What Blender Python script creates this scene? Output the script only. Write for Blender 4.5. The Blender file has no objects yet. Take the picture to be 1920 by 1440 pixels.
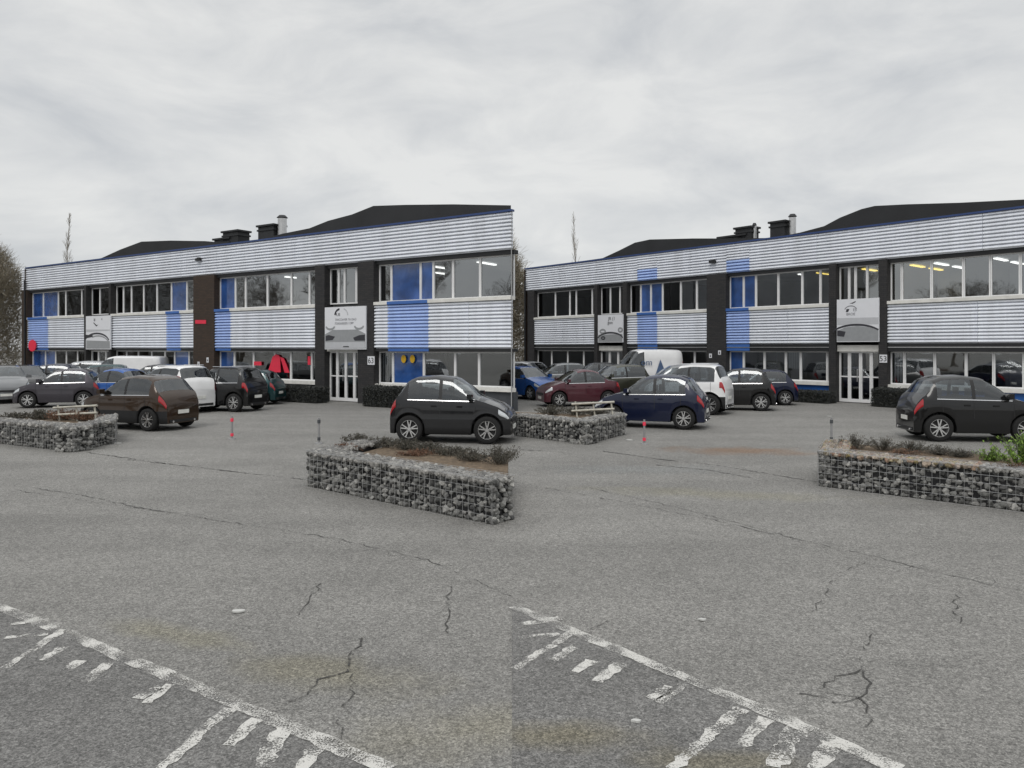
import bpy, math, random
from mathutils import Vector, noise
random.seed(7)
R = math.radians
C = bpy.context.scene.collection
FL = 1400.0; HC = 2.2; HY = 652.0          # focal length in px of the 1920 px frame, eye height, horizon row

def gxy(px, py, z=0.0):                      # ground point seen at a photo pixel
    D = (HC - z) * FL / (py - HY)
    return ((px - 960) * D / FL, D)
def atd(px, D): return ((px - 960) * D / FL, D)

# ------------------------------------------------------------------ helpers
class MB:
    def __init__(s): s.v = []; s.f = []; s.m = []
    def face(s, pts, mi=0):
        b = len(s.v); s.v += [tuple(p) for p in pts]; s.f.append(tuple(range(b, b + len(pts)))); s.m.append(mi)
    def box(s, x0, x1, y0, y1, z0, z1, mi=0, bev=0.0):
        b = len(s.v)
        s.v += [(x0,y0,z0),(x1,y0,z0),(x1,y1,z0),(x0,y1,z0),(x0,y0,z1),(x1,y0,z1),(x1,y1,z1),(x0,y1,z1)]
        for q in ((0,3,2,1),(4,5,6,7),(0,1,5,4),(1,2,6,5),(2,3,7,6),(3,0,4,7)):
            s.f.append(tuple(b+i for i in q)); s.m.append(mi)
    def tube(s, p, q, r0, r1, n=5, mi=0, cap=False):
        p = Vector(p); q = Vector(q); d = (q - p)
        if d.length < 1e-6: return
        d.normalize(); a = d.orthogonal().normalized(); c = d.cross(a)
        b = len(s.v)
        for i in range(n):
            t = 2*math.pi*i/n; o = a*math.cos(t) + c*math.sin(t)
            s.v.append(tuple(p + o*r0)); s.v.append(tuple(q + o*r1))
        for i in range(n):
            j = (i+1) % n
            s.f.append((b+2*i, b+2*j, b+2*j+1, b+2*i+1)); s.m.append(mi)
        if cap:
            s.f.append(tuple(b+2*i for i in reversed(range(n)))); s.m.append(mi)
            s.f.append(tuple(b+2*i+1 for i in range(n))); s.m.append(mi)
    def prism(s, pts, ext, mi=0):             # polygon pts (3D) extruded by vector ext
        e = Vector(ext); n = len(pts); b = len(s.v)
        s.v += [tuple(p) for p in pts] + [tuple(Vector(p) + e) for p in pts]
        s.f.append(tuple(b+i for i in range(n))); s.m.append(mi)
        s.f.append(tuple(b+n+i for i in reversed(range(n)))); s.m.append(mi)
        for i in range(n):
            j = (i+1) % n
            s.f.append((b+i, b+n+i, b+n+j, b+j)); s.m.append(mi)
    def add(s, vs, fs, mi=0):
        b = len(s.v); s.v += [tuple(p) for p in vs]
        for f in fs: s.f.append(tuple(b+i for i in f)); s.m.append(mi)
    def build(s, name, mats, parent=None, smooth=False, autosm=None, recalc=False):
        me = bpy.data.meshes.new(name); me.from_pydata(s.v, [], s.f); me.update()
        if not isinstance(mats, (list, tuple)): mats = [mats]
        for m in mats: me.materials.append(m)
        me.polygons.foreach_set('material_index', s.m)
        if recalc:
            import bmesh
            bm = bmesh.new(); bm.from_mesh(me); bmesh.ops.remove_doubles(bm, verts=bm.verts, dist=1e-5)
            bmesh.ops.recalc_face_normals(bm, faces=bm.faces); bm.to_mesh(me); bm.free()
        if smooth: me.shade_smooth()
        if autosm is not None: me.set_sharp_from_angle(angle=R(autosm))
        o = bpy.data.objects.new(name, me); C.objects.link(o)
        if parent is not None: o.parent = parent
        return o
def empty(name, loc, rz=0.0):
    o = bpy.data.objects.new(name, None); C.objects.link(o)
    o.location = loc; o.rotation_euler = (0, 0, rz); o.empty_display_size = 0.3
    return o
def tag(o, label=None, cat=None, group=None, kind=None):
    if label: o['label'] = label
    if cat: o['category'] = cat
    if group: o['group'] = group
    if kind: o['kind'] = kind
    return o

# ------------------------------------------------------------------ materials
def nt(name):
    m = bpy.data.materials.new(name); m.use_nodes = True
    n = m.node_tree; n.nodes.clear()
    out = n.nodes.new('ShaderNodeOutputMaterial'); return m, n.nodes, n.links, out
def mat(name, col, rough=.6, metal=0.0, var=.12, scale=6.0, bump=0.0, bscale=60, coat=0.0, spec=.5, dirt=None):
    m, N, Lk, out = nt(name)
    p = N.new('ShaderNodeBsdfPrincipled'); Lk.new(p.outputs[0], out.inputs[0])
    p.inputs['Metallic'].default_value = metal; p.inputs['Roughness'].default_value = rough
    p.inputs['Coat Weight'].default_value = coat; p.inputs['Coat Roughness'].default_value = .03
    p.inputs['Specular IOR Level'].default_value = spec
    tc = N.new('ShaderNodeTexCoord')
    nz = N.new('ShaderNodeTexNoise'); nz.inputs['Scale'].default_value = scale; nz.inputs['Detail'].default_value = 6
    Lk.new(tc.outputs['Object'], nz.inputs['Vector'])
    rp = N.new('ShaderNodeValToRGB'); Lk.new(nz.outputs['Fac'], rp.inputs[0])
    c = Vector(col[:3])
    rp.color_ramp.elements[0].position = .3; rp.color_ramp.elements[1].position = .7
    rp.color_ramp.elements[0].color = (*(c*(1-var)), 1); rp.color_ramp.elements[1].color = (*(c*(1+var)), 1)
    Lk.new(rp.outputs[0], p.inputs['Base Color'])
    if bump:
        b2 = N.new('ShaderNodeTexNoise'); b2.inputs['Scale'].default_value = bscale; b2.inputs['Detail'].default_value = 4
        Lk.new(tc.outputs['Object'], b2.inputs['Vector'])
        bp = N.new('ShaderNodeBump'); bp.inputs['Strength'].default_value = bump; bp.inputs['Distance'].default_value = .02
        Lk.new(b2.outputs['Fac'], bp.inputs['Height']); Lk.new(bp.outputs[0], p.inputs['Normal'])
    return m
def island(name, cols, rough=.85, bump=.3, bscale=60, trans=0.0):   # colour picked per stone or leaf
    m, N, Lk, out = nt(name)
    p = N.new('ShaderNodeBsdfPrincipled'); Lk.new(p.outputs[0], out.inputs[0]); p.inputs['Roughness'].default_value = rough
    g = N.new('ShaderNodeNewGeometry'); rp = N.new('ShaderNodeValToRGB')
    Lk.new(g.outputs['Random Per Island'], rp.inputs[0]); cr = rp.color_ramp
    cr.elements[0].color = (*cols[0], 1); cr.elements[1].color = (*cols[-1], 1)
    for i, c in enumerate(cols[1:-1]):
        e = cr.elements.new((i+1)/(len(cols)-1)); e.color = (*c, 1)
    tc = N.new('ShaderNodeTexCoord'); nz = N.new('ShaderNodeTexNoise'); nz.inputs['Scale'].default_value = bscale; nz.inputs['Detail'].default_value = 5
    Lk.new(tc.outputs['Object'], nz.inputs['Vector'])
    mx = N.new('ShaderNodeMix'); mx.data_type = 'RGBA'; mx.blend_type = 'MULTIPLY'; mx.inputs[0].default_value = .55
    Lk.new(rp.outputs[0], mx.inputs[6]); Lk.new(nz.outputs['Color'], mx.inputs[7])
    hs = N.new('ShaderNodeHueSaturation'); hs.inputs['Saturation'].default_value = .0 if trans == 0 else 1
    mr = N.new('ShaderNodeMapRange'); mr.inputs[3].default_value = .55; mr.inputs[4].default_value = 1.4
    Lk.new(nz.outputs['Fac'], mr.inputs[0])
    vm = N.new('ShaderNodeVectorMath'); vm.operation = 'SCALE'; Lk.new(rp.outputs[0], vm.inputs[0]); Lk.new(mr.outputs[0], vm.inputs['Scale'])
    Lk.new(vm.outputs[0], p.inputs['Base Color'])
    if bump:
        bp = N.new('ShaderNodeBump'); bp.inputs['Strength'].default_value = bump; bp.inputs['Distance'].default_value = .01
        Lk.new(nz.outputs['Fac'], bp.inputs['Height']); Lk.new(bp.outputs[0], p.inputs['Normal'])
    return m
def glass(name, tint, refl=.12, rough=.02):
    m, N, Lk, out = nt(name)
    t = N.new('ShaderNodeBsdfTransparent'); t.inputs[0].default_value = (*tint, 1)
    g = N.new('ShaderNodeBsdfGlossy'); g.inputs['Roughness'].default_value = rough; g.inputs[0].default_value = (.92,.95,.97,1)
    fr = N.new('ShaderNodeFresnel'); fr.inputs[0].default_value = 1.55
    ad = N.new('ShaderNodeMath'); ad.operation = 'ADD'; ad.use_clamp = True; ad.inputs[1].default_value = refl
    Lk.new(fr.outputs[0], ad.inputs[0])
    tc = N.new('ShaderNodeTexCoord'); nz = N.new('ShaderNodeTexNoise'); nz.inputs['Scale'].default_value = .9
    Lk.new(tc.outputs['Object'], nz.inputs['Vector'])
    bp = N.new('ShaderNodeBump'); bp.inputs['Strength'].default_value = .12; bp.inputs['Distance'].default_value = .03
    Lk.new(nz.outputs['Fac'], bp.inputs['Height']); Lk.new(bp.outputs[0], g.inputs['Normal'])
    mx = N.new('ShaderNodeMixShader'); Lk.new(ad.outputs[0], mx.inputs[0]); Lk.new(t.outputs[0], mx.inputs[1]); Lk.new(g.outputs[0], mx.inputs[2])
    Lk.new(mx.outputs[0], out.inputs[0]); return m
def emis(name, col, st):
    m, N, Lk, out = nt(name); e = N.new('ShaderNodeEmission'); e.inputs[0].default_value = (*col, 1); e.inputs[1].default_value = st
    Lk.new(e.outputs[0], out.inputs[0]); return m
def brick(name, c1, c2, mortar):
    m, N, Lk, out = nt(name)
    p = N.new('ShaderNodeBsdfPrincipled'); Lk.new(p.outputs[0], out.inputs[0]); p.inputs['Roughness'].default_value = .8
    tc = N.new('ShaderNodeTexCoord'); sx = N.new('ShaderNodeSeparateXYZ'); Lk.new(tc.outputs['Object'], sx.inputs[0])
    ad = N.new('ShaderNodeMath'); Lk.new(sx.outputs[0], ad.inputs[0]); Lk.new(sx.outputs[1], ad.inputs[1])
    cx = N.new('ShaderNodeCombineXYZ'); Lk.new(ad.outputs[0], cx.inputs[0]); Lk.new(sx.outputs[2], cx.inputs[1])
    b = N.new('ShaderNodeTexBrick'); b.inputs['Color1'].default_value = (*c1,1); b.inputs['Color2'].default_value = (*c2,1); b.inputs['Mortar'].default_value = (*mortar,1)
    b.inputs['Scale'].default_value = 1; b.inputs['Brick Width'].default_value = .22; b.inputs['Row Height'].default_value = .075; b.inputs['Mortar Size'].default_value = .006
    Lk.new(cx.outputs[0], b.inputs['Vector']); Lk.new(b.outputs['Color'], p.inputs['Base Color'])
    bp = N.new('ShaderNodeBump'); bp.inputs['Distance'].default_value = .01; bp.invert = True; bp.inputs['Strength'].default_value = .6
    Lk.new(b.outputs['Fac'], bp.inputs['Height']); Lk.new(bp.outputs[0], p.inputs['Normal'])
    return m

def clad(name, col):                          # coated sheet with faint vertical rain streaks
    m, N, Lk, out = nt(name); p = N.new('ShaderNodeBsdfPrincipled'); Lk.new(p.outputs[0], out.inputs[0]); p.inputs['Roughness'].default_value = .42; p.inputs['Metallic'].default_value = .08
    tc = N.new('ShaderNodeTexCoord'); v = None
    for sc_, lo in (((2.2,.3,.25), .90), ((14,1,.5), .94), ((.35,.3,.3), .92)):
        mp = N.new('ShaderNodeMapping'); mp.inputs['Scale'].default_value = sc_; Lk.new(tc.outputs['Object'], mp.inputs[0])
        n = N.new('ShaderNodeTexNoise'); n.inputs['Scale'].default_value = 1.0; n.inputs['Detail'].default_value = 5; Lk.new(mp.outputs[0], n.inputs['Vector'])
        r = N.new('ShaderNodeMapRange'); r.inputs[1].default_value = .35; r.inputs[2].default_value = .6; r.inputs[3].default_value = lo; r.inputs[4].default_value = 1; Lk.new(n.outputs['Fac'], r.inputs[0])
        if v is None: v = r.outputs[0]
        else:
            q = N.new('ShaderNodeMath'); q.operation = 'MULTIPLY'; Lk.new(v, q.inputs[0]); Lk.new(r.outputs[0], q.inputs[1]); v = q.outputs[0]
    c = N.new('ShaderNodeVectorMath'); c.operation = 'SCALE'; c.inputs[0].default_value = col; Lk.new(v, c.inputs['Scale']); Lk.new(c.outputs[0], p.inputs['Base Color'])
    return m
M = {}
M['cladding'] = clad('silver_cladding', (.83,.86,.92))
M['cladding_blue'] = clad('pale_blue_cladding', (.40,.54,.90))
M['brickdark'] = brick('charcoal_brick', (.022,.022,.024), (.034,.032,.032), (.012,.012,.012))
M['brickbrown'] = brick('brown_brick', (.040,.026,.018), (.055,.034,.022), (.014,.012,.010))
M['blackmetal'] = mat('black_sheet_metal', (.022,.023,.025), .55, .2, .2, 2)
M['bluetrim'] = mat('blue_trim', (.05,.14,.42), .4, 0, .1, 2)
M['bluecap'] = mat('dark_blue_capping', (.025,.055,.17), .4, 0, .1, 2)
M['roofblack'] = mat('black_roof_membrane', (.020,.021,.023), .7, 0, .25, .6, .2, 4)
M['white'] = mat('white_frame_paint', (.78,.78,.78), .4, 0, .04, 3)
M['sill'] = mat('white_sill', (.72,.71,.67), .45, 0, .1, 4)
M['interior'] = mat('interior_plaster', (.30,.305,.31), .9, 0, .25, .5)
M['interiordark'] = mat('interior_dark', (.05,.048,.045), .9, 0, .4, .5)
M['greywall'] = mat('grey_base_wall', (.06,.065,.072), .7, 0, .2, 2, .2, 30)
M['bluewall'] = mat('blue_base_wall', (.012,.085,.30), .5, 0, .2, 2)
M['glass'] = glass('window_glass', (.70,.74,.76), .24)
M['glassdarkrefl'] = glass('dark_reflection_glass', (.32,.30,.28), .02)  # dark reflections put into the tint and low gloss of ordinary window glass
M['glassblue'] = mat('blue_window_film', (.028,.085,.27), .10, 0, .4, 1.5, coat=1, spec=1.0)
M['bluefilm'] = mat('blue_window_film', (.03,.10,.33), .25, 0, .25, 1.2, coat=.5)
M['redpaint'] = mat('red_sign_paint', (.75,.03,.07), .5, 0, .05)
M['yellow'] = mat('yellow_disc', (.60,.36,.01), .5)
M['orange'] = mat('brown_wood_panel', (.17,.065,.025), .6, 0, .5, 1.5)
M['steel'] = mat('galvanised_steel', (.55,.55,.55), .35, .9, .1, 10)
M['lampw'] = emis('ceiling_lamp_white', (1,.98,.92), 2.2)
M['lampy'] = emis('ceiling_lamp_yellow', (1,.72,.15), 2.0)
M['signwhite'] = mat('white_sign_board', (.74,.75,.78), .4, 0, .02)
M['signgrey'] = mat('grey_printed_picture', (.30,.31,.32), .45, 0, .06)
M['signlight'] = mat('pale_grey_print', (.50,.51,.53), .45, 0, .04)
M['signdark'] = mat('dark_print', (.035,.035,.042), .5)
M['signtext'] = mat('grey_lettering', (.22,.22,.24), .5)
M['bluetext'] = mat('slate_blue_lettering', (.08,.13,.24), .5)
M['tyre'] = mat('tyre_rubber', (.010,.010,.010), .85)
M['rim'] = mat('alloy_rim', (.78,.78,.78), .25, .9, .03)
M['rimdark'] = mat('dark_wheel_back', (.010,.010,.010), .7)
M['carglass'] = glass('car_glass', (.42,.46,.48), .07)
M['blackplastic'] = mat('black_plastic', (.012,.012,.013), .55, 0, .1)
M['chrome'] = mat('chrome_trim', (.75,.75,.76), .15, 1, .02)
M['headl'] = mat('headlight_lens', (.65,.68,.70), .08, .3, .1, 20, coat=1)
M['taill'] = mat('taillight_lens', (.36,.006,.012), .12, 0, .1, 20, coat=1)
M['plate'] = mat('number_plate_white', (.72,.72,.68), .4)
M['soil'] = mat('planter_soil', (.13,.095,.062), .95, 0, .4, 14, .8, 50)
M['bark'] = mat('grey_bark', (.12,.105,.085), .9, 0, .3, 10, .5, 30)
M['twig'] = mat('tan_twigs', (.30,.265,.20), .9, 0, .3, 3)
M['twigpale'] = mat('pale_twigs', (.33,.31,.28), .9, 0, .2, 3)
M['rail'] = mat('weathered_white_rail', (.46,.44,.38), .6, 0, .25, 6)
M['bollardgrey'] = mat('grey_bollard', (.26,.26,.26), .6, 0, .1)
M['bollardred'] = mat('red_reflective_band', (.85,.05,.10), .4, 0, .05)
M['paper'] = mat('white_litter', (.5,.5,.48), .8)
M['stone'] = island('gabion_stone', [(.04,.04,.038),(.10,.10,.095),(.19,.19,.18),(.29,.285,.27),(.07,.07,.07),(.50,.49,.46)], .8, .5, 45)
M['stonewarm'] = island('warm_capping_stone', [(.22,.13,.09),(.34,.24,.17),(.40,.36,.30),(.30,.24,.10),(.16,.13,.10),(.5,.42,.36)], .8, .5, 45)
M['stonepale'] = island('pale_capping_stone', [(.12,.115,.11),(.24,.23,.215),(.34,.33,.31),(.17,.165,.155),(.44,.43,.40)], .8, .5, 45)
M['leafdark'] = island('dark_hedge_leaf', [(.008,.012,.010),(.018,.022,.020),(.030,.030,.022),(.014,.017,.022)], .6, 0, 20)
M['leafheath'] = island('heather_twig', [(.060,.055,.045),(.11,.10,.085),(.045,.048,.035),(.14,.125,.10)], .9, 0, 20)
M['leafrust'] = island('rusty_heather', [(.14,.075,.045),(.20,.11,.07),(.09,.06,.04)], .9, 0, 20)
M['leafgreen'] = island('fresh_green_leaf', [(.10,.20,.02),(.17,.30,.035),(.24,.36,.06),(.07,.13,.02)], .6, 0, 20)
M['leafdry'] = island('dry_brown_leaf', [(.10,.05,.025),(.16,.08,.04),(.06,.04,.02)], .9, 0, 20)

def asphalt(name, base, coarse, stains=()):
    m, N, Lk, out = nt(name)
    p = N.new('ShaderNodeBsdfPrincipled'); Lk.new(p.outputs[0], out.inputs[0]); p.inputs['Roughness'].default_value = .82
    p.inputs['Specular IOR Level'].default_value = .35
    g = N.new('ShaderNodeNewGeometry'); pos = g.outputs['Position']
    def nzz(sc, det, rough=.6):
        n = N.new('ShaderNodeTexNoise'); n.inputs['Scale'].default_value = sc; n.inputs['Detail'].default_value = det; n.inputs['Roughness'].default_value = rough
        Lk.new(pos, n.inputs['Vector']); return n.outputs['Fac']
    def mr(src, a, b, c, d):
        n = N.new('ShaderNodeMapRange'); n.inputs[1].default_value = a; n.inputs[2].default_value = b; n.inputs[3].default_value = c; n.inputs[4].default_value = d
        Lk.new(src, n.inputs[0]); return n.outputs[0]
    def mul(a, b):
        n = N.new('ShaderNodeMath'); n.operation = 'MULTIPLY'; Lk.new(a, n.inputs[0]); Lk.new(b, n.inputs[1]); return n.outputs[0]
    fine = mr(nzz(130, 5, .8), .3, .7, 1-coarse, 1+coarse)
    grain = mr(nzz(34, 3, .7), .3, .7, .97, 1.03)
    big = mr(nzz(.16, 6), .3, .7, .90, 1.08)
    mp = N.new('ShaderNodeMapping'); mp.inputs['Scale'].default_value = (.10, .9, 1); mp.inputs['Rotation'].default_value = (0,0,R(12)); Lk.new(pos, mp.inputs[0])
    st = N.new('ShaderNodeTexNoise'); st.inputs['Scale'].default_value = 1.0; st.inputs['Detail'].default_value = 7; Lk.new(mp.outputs[0], st.inputs['Vector'])
    streak = mr(st.outputs['Fac'], .35, .68, .88, 1.06)
    val = mul(mul(fine, grain), mul(big, streak))
    # light aggregate flecks
    vo = N.new('ShaderNodeTexVoronoi'); vo.inputs['Scale'].default_value = 75; Lk.new(pos, vo.inputs['Vector'])
    fl = mr(vo.outputs['Distance'], .10, .18, 1.55, 1.0)
    val = mul(val, fl)
    for sc_, lo_, hi_ in ((120, .60, 1.40), (58, .72, 1.30), (24, .95, 1.05)):      # stone aggregate, one tone per stone
        vc = N.new('ShaderNodeTexVoronoi'); vc.inputs['Scale'].default_value = sc_; Lk.new(pos, vc.inputs['Vector'])
        sp = N.new('ShaderNodeSeparateColor'); Lk.new(vc.outputs['Color'], sp.inputs[0]); val = mul(val, mr(sp.outputs[0], 0, 1, lo_, hi_))
    val = mul(val, mr(nzz(.9, 7, .65), .3, .7, .90, 1.08)); val = mul(val, mr(nzz(4.5, 5, .7), .3, .7, .94, 1.06))
    col = N.new('ShaderNodeVectorMath'); col.operation = 'SCALE'; col.inputs[0].default_value = base; Lk.new(val, col.inputs['Scale'])
    cur = col.outputs[0]
    for (x, y, rx, ry, rot, c, amt) in stains:
        mpp = N.new('ShaderNodeMapping'); mpp.vector_type = 'TEXTURE'; mpp.inputs['Location'].default_value = (x, y, 0); mpp.inputs['Rotation'].default_value = (0,0,rot); mpp.inputs['Scale'].default_value = (rx, ry, 100)
        Lk.new(pos, mpp.inputs[0])
        ln = N.new('ShaderNodeVectorMath'); ln.operation = 'LENGTH'; Lk.new(mpp.outputs[0], ln.inputs[0])
        q = N.new('ShaderNodeMath'); q.operation = 'ADD'; Lk.new(ln.outputs['Value'], q.inputs[0])
        Lk.new(mr(nzz(1.6, 5), .2, .8, -.5, .5), q.inputs[1])
        fac = mr(q.outputs[0], .25, 1.0, amt, 0)
        mx = N.new('ShaderNodeMix'); mx.data_type = 'RGBA'; mx.blend_type = 'MULTIPLY'
        Lk.new(fac, mx.inputs[0]); Lk.new(cur, mx.inputs[6]); mx.inputs[7].default_value = (*c, 1)
        cur = mx.outputs[2]
    Lk.new(cur, p.inputs['Base Color'])
    bp = N.new('ShaderNodeBump'); bp.inputs['Strength'].default_value = .45; bp.inputs['Distance'].default_value = .006
    Lk.new(nzz(110, 4, .8), bp.inputs['Height']); Lk.new(bp.outputs[0], p.inputs['Normal'])
    return m
def worn(name, col, lo=.42, hi=.56, sc=22, sc2=3):   # paint with chips worn through to what lies below
    m, N, Lk, out = nt(name)
    p = N.new('ShaderNodeBsdfPrincipled'); p.inputs['Base Color'].default_value = (*col, 1); p.inputs['Roughness'].default_value = .75
    t = N.new('ShaderNodeBsdfTransparent'); g = N.new('ShaderNodeNewGeometry')
    a = N.new('ShaderNodeTexNoise'); a.inputs['Scale'].default_value = sc; a.inputs['Detail'].default_value = 8; a.inputs['Roughness'].default_value = .75
    b = N.new('ShaderNodeTexNoise'); b.inputs['Scale'].default_value = sc2; b.inputs['Detail'].default_value = 4
    for n in (a, b): Lk.new(g.outputs['Position'], n.inputs['Vector'])
    ad = N.new('ShaderNodeMath'); ad.operation = 'MULTIPLY_ADD'; ad.inputs[1].default_value = .38; Lk.new(b.outputs['Fac'], ad.inputs[0]); 
    hf = N.new('ShaderNodeMath'); hf.operation = 'MULTIPLY'; hf.inputs[1].default_value = .62; Lk.new(a.outputs['Fac'], hf.inputs[0]); Lk.new(hf.outputs[0], ad.inputs[2])
    mr = N.new('ShaderNodeMapRange'); mr.inputs[1].default_value = lo; mr.inputs[2].default_value = hi; Lk.new(ad.outputs[0], mr.inputs[0])
    mx = N.new('ShaderNodeMixShader'); Lk.new(mr.outputs[0], mx.inputs[0]); Lk.new(t.outputs[0], mx.inputs[1]); Lk.new(p.outputs[0], mx.inputs[2]); Lk.new(mx.outputs[0], out.inputs[0])
    return m

# ------------------------------------------------------------------ ground
sx, sy = gxy(1390, 845)
M['asphalt'] = asphalt('old_asphalt', (.208,.203,.191), .42, [
    (sx, sy, 1.9, .75, -.12, (1.0,.74,.58), 1.0),
    (*gxy(1330, 925), 2.4, .5, -.2, (1.0,.97,.80), .6),
    (*gxy(620, 1260), .9, .35, -.3, (1.0,.96,.80), .8),
    (*gxy(880, 1370), .8, .4, .3, (1.0,.96,.80), .7),
    (*gxy(330, 1190), .9, .2, -.4, (1.0,.97,.82), .8),
    (*gxy(1200, 880), 2.2, .7, 0, (.93,.97,1.0), .8)])
M['asphaltdark'] = asphalt('bay_asphalt', (.160,.157,.151), .55, [
    (*gxy(1050, 1380), .55, .22, 0, (1.0,.93,.72), .9), (*gxy(1370, 1430), .6, .15, 0, (1.0,.93,.72), .8)])
g = MB(); g.face([(-400,-200,0),(400,-200,0),(400,900,0),(-400,900,0)])
tag(g.build('asphalt_ground', M['asphalt']), kind='structure')
def sheet(name, poly, z, m, kind='structure'):
    b = MB(); b.face([(x, y, z) for x, y in poly]); return b.build(name, m)
line_a = [gxy(-60,1110), gxy(0,1135), gxy(180,1210), gxy(400,1302), gxy(720,1440), gxy(900,1517)]
line_b = [gxy(960,1135), gxy(1120,1200), gxy(1400,1318), gxy(1690,1440), gxy(1900,1530)]
tag(sheet('parking_bay_asphalt', line_a + [(-0.9, 1.2), (-9, 1.2), (-9, 7.0)], .004, M['asphaltdark']), kind='structure')
tag(sheet('parking_bay_asphalt', line_b + [(2.2, 1.2), (0.0, 1.2)], .004, M['asphaltdark']), kind='structure')

def ribbon(mb, pts, w0, w1=None, z=.008, jit=0.0):
    w1 = w0 if w1 is None else w1; n = len(pts); L = []; Rr = []
    for i, p in enumerate(pts):
        a = Vector(pts[max(i-1,0)]); b = Vector(pts[min(i+1,n-1)]); d = (b-a); 
        if d.length < 1e-6: d = Vector((1,0))
        d.normalize(); nn = Vector((-d.y, d.x)); w = (w0 + (w1-w0)*i/(n-1))*(1+random.uniform(-jit, jit))
        c = Vector(p); L.append(c+nn*w/2); Rr.append(c-nn*w/2)
    for i in range(n-1):
        mb.face([(*Rr[i],z),(*Rr[i+1],z),(*L[i+1],z),(*L[i],z)])
def dens(pts, step=.08, amp=0.0):
    out = []
    for a, b in zip(pts, pts[1:]):
        a = Vector(a); b = Vector(b); k = max(1, int((b-a).length/step)); nn = Vector((-(b-a).y, (b-a).x)).normalized()
        for i in range(k): out.append(tuple(a + (b-a)*(i/k) + nn*random.uniform(-amp, amp)))
    out.append(tuple(pts[-1])); return out
M['roadpaint'] = worn('worn_white_paint', (.55,.54,.51), .482, .525, 95, 5)
M['roadpaint2'] = worn('chipped_white_paint', (.56,.55,.52), .472, .515, 85, 7)
def marking(offx, name_first):
    mb = MB()
    base = [(-30,1128),(60,1162),(180,1212),(300,1262),(420,1312),(560,1372),(730,1446)]
    if offx: base = base[1:]; base.insert(0, (4,1139))
    ribbon(mb, dens([gxy(offx+x, y) for x, y in base], .06, .008), .11, .11, .009, .15)
    tag(mb.build('edge_line', M['roadpaint']), kind='structure')
    mb = MB()
    for pts, w in (([(118,1182),(70,1215),(4,1256)], .08), ([(430,1330),(372,1380),(300,1445)], .09),
                   ([(118,1215),(78,1240)], .09), ([(150,1240),(118,1262)], .10), ([(205,1245),(160,1280)], .10), ([(300,1290),(258,1312)], .11),
                   ([(320,1285),(275,1320)], .08), ([(480,1350),(428,1400)], .10), ([(535,1365),(490,1440)], .13), ([(600,1395),(565,1445)], .12), ([(90,1160),(20,1172)], .10), ([(90,1190),(10,1197)], .07)):
        ribbon(mb, dens([gxy(offx+x, y) for x, y in pts], .04, .012), w*.9, w*.7, .008, .25)
    tag(mb.build('bay_line', M['roadpaint2']), kind='structure')
marking(0, 1); marking(960, 2)
# cracks
M['crack'] = worn('crack_filler', (.045,.043,.040), .44, .53, 14, 1.6)
ck = MB()
def branches(pts, w, seed):
    random.seed(seed); P = dens([gxy(*p) for p in pts], .25, .04)
    for i in range(1, len(P)-1):
        if random.random() < .35:
            a = random.uniform(0, 6.28); q = Vector(P[i]); L_ = [tuple(q)]
            for k in range(random.randint(2,5)): q = q + Vector((math.cos(a), math.sin(a)))*random.uniform(.04,.10); a += random.gauss(0,.6); L_.append(tuple(q))
            ribbon(ck, L_, w*.5, w*.15, .0065, .5)
for k_, (pts, w) in enumerate((([(60,915),(260,952),(500,990),(800,1050),(958,1118)], .016), ([(962,904),(1210,950),(1450,1002),(1760,1075),(1925,1112)], .016), ([(845,1100),(838,1130),(842,1190)], .012), ([(678,1195),(655,1262),(575,1305),(540,1318)], .012), ([(1645,1186),(1612,1255),(1545,1290)], .012), ([(655,1265),(660,1300),(630,1345)], .012), ([(1612,1258),(1615,1310),(1560,1318)], .012), ([(1800,1100),(1790,1140),(1800,1170)], .012))): branches(pts, w, 60+k_)
for pts, w in (([(160,848),(300,868),(430,884),(560,898),(640,907)], .05), ([(240,862),(330,872),(470,888)], .05), ([(60,915),(160,930),(260,952),(380,972),(500,990),(640,1012),(800,1050),(958,1118)], .022), ([(30,920),(150,938),(330,962)], .018),
               ([(962,904),(1080,925),(1210,950),(1330,974),(1450,1002),(1600,1035),(1760,1075),(1925,1112)], .022), ([(1130,846),(1240,862),(1340,872),(1460,892),(1530,904)], .055), ([(1230,872),(1330,882),(1440,902)], .05), ([(1090,912),(1220,940),(1400,985),(1560,1030)], .018),
               ([(845,1100),(838,1130),(842,1190)], .022), ([(678,1195),(660,1230),(655,1262),(600,1275),(575,1305),(540,1318)], .020), ([(655,1265),(660,1300),(630,1345),(640,1390)], .018), ([(600,1095),(580,1130),(560,1155)], .018),
               ([(1800,1100),(1790,1140),(1800,1170)], .02), ([(1645,1186),(1625,1215),(1612,1255),(1570,1270),(1545,1290)], .02), ([(1612,1258),(1628,1280),(1615,1310),(1560,1318)], .018), ([(1560,1085),(1550,1120),(1520,1148)], .016), ([(1620,1055),(1570,1080)], .014), ([(1615,1310),(1630,1350),(1600,1372)], .016), ([(1475,1300),(1510,1300),(1550,1310)], .02), ([(1140,1165),(1090,1190)], .01),
               ([(470,800),(620,806),(760,812)], .03), ([(1340,800),(1500,808),(1620,812)], .025), ([(930,842),(1030,846),(1110,856)], .05)):
    ribbon(ck, dens([gxy(*p) for p in pts], .07, .028), w*.62, w*.4, .006, .75)
tag(ck.build('asphalt_cracks', M['crack']), kind='structure')

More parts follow.
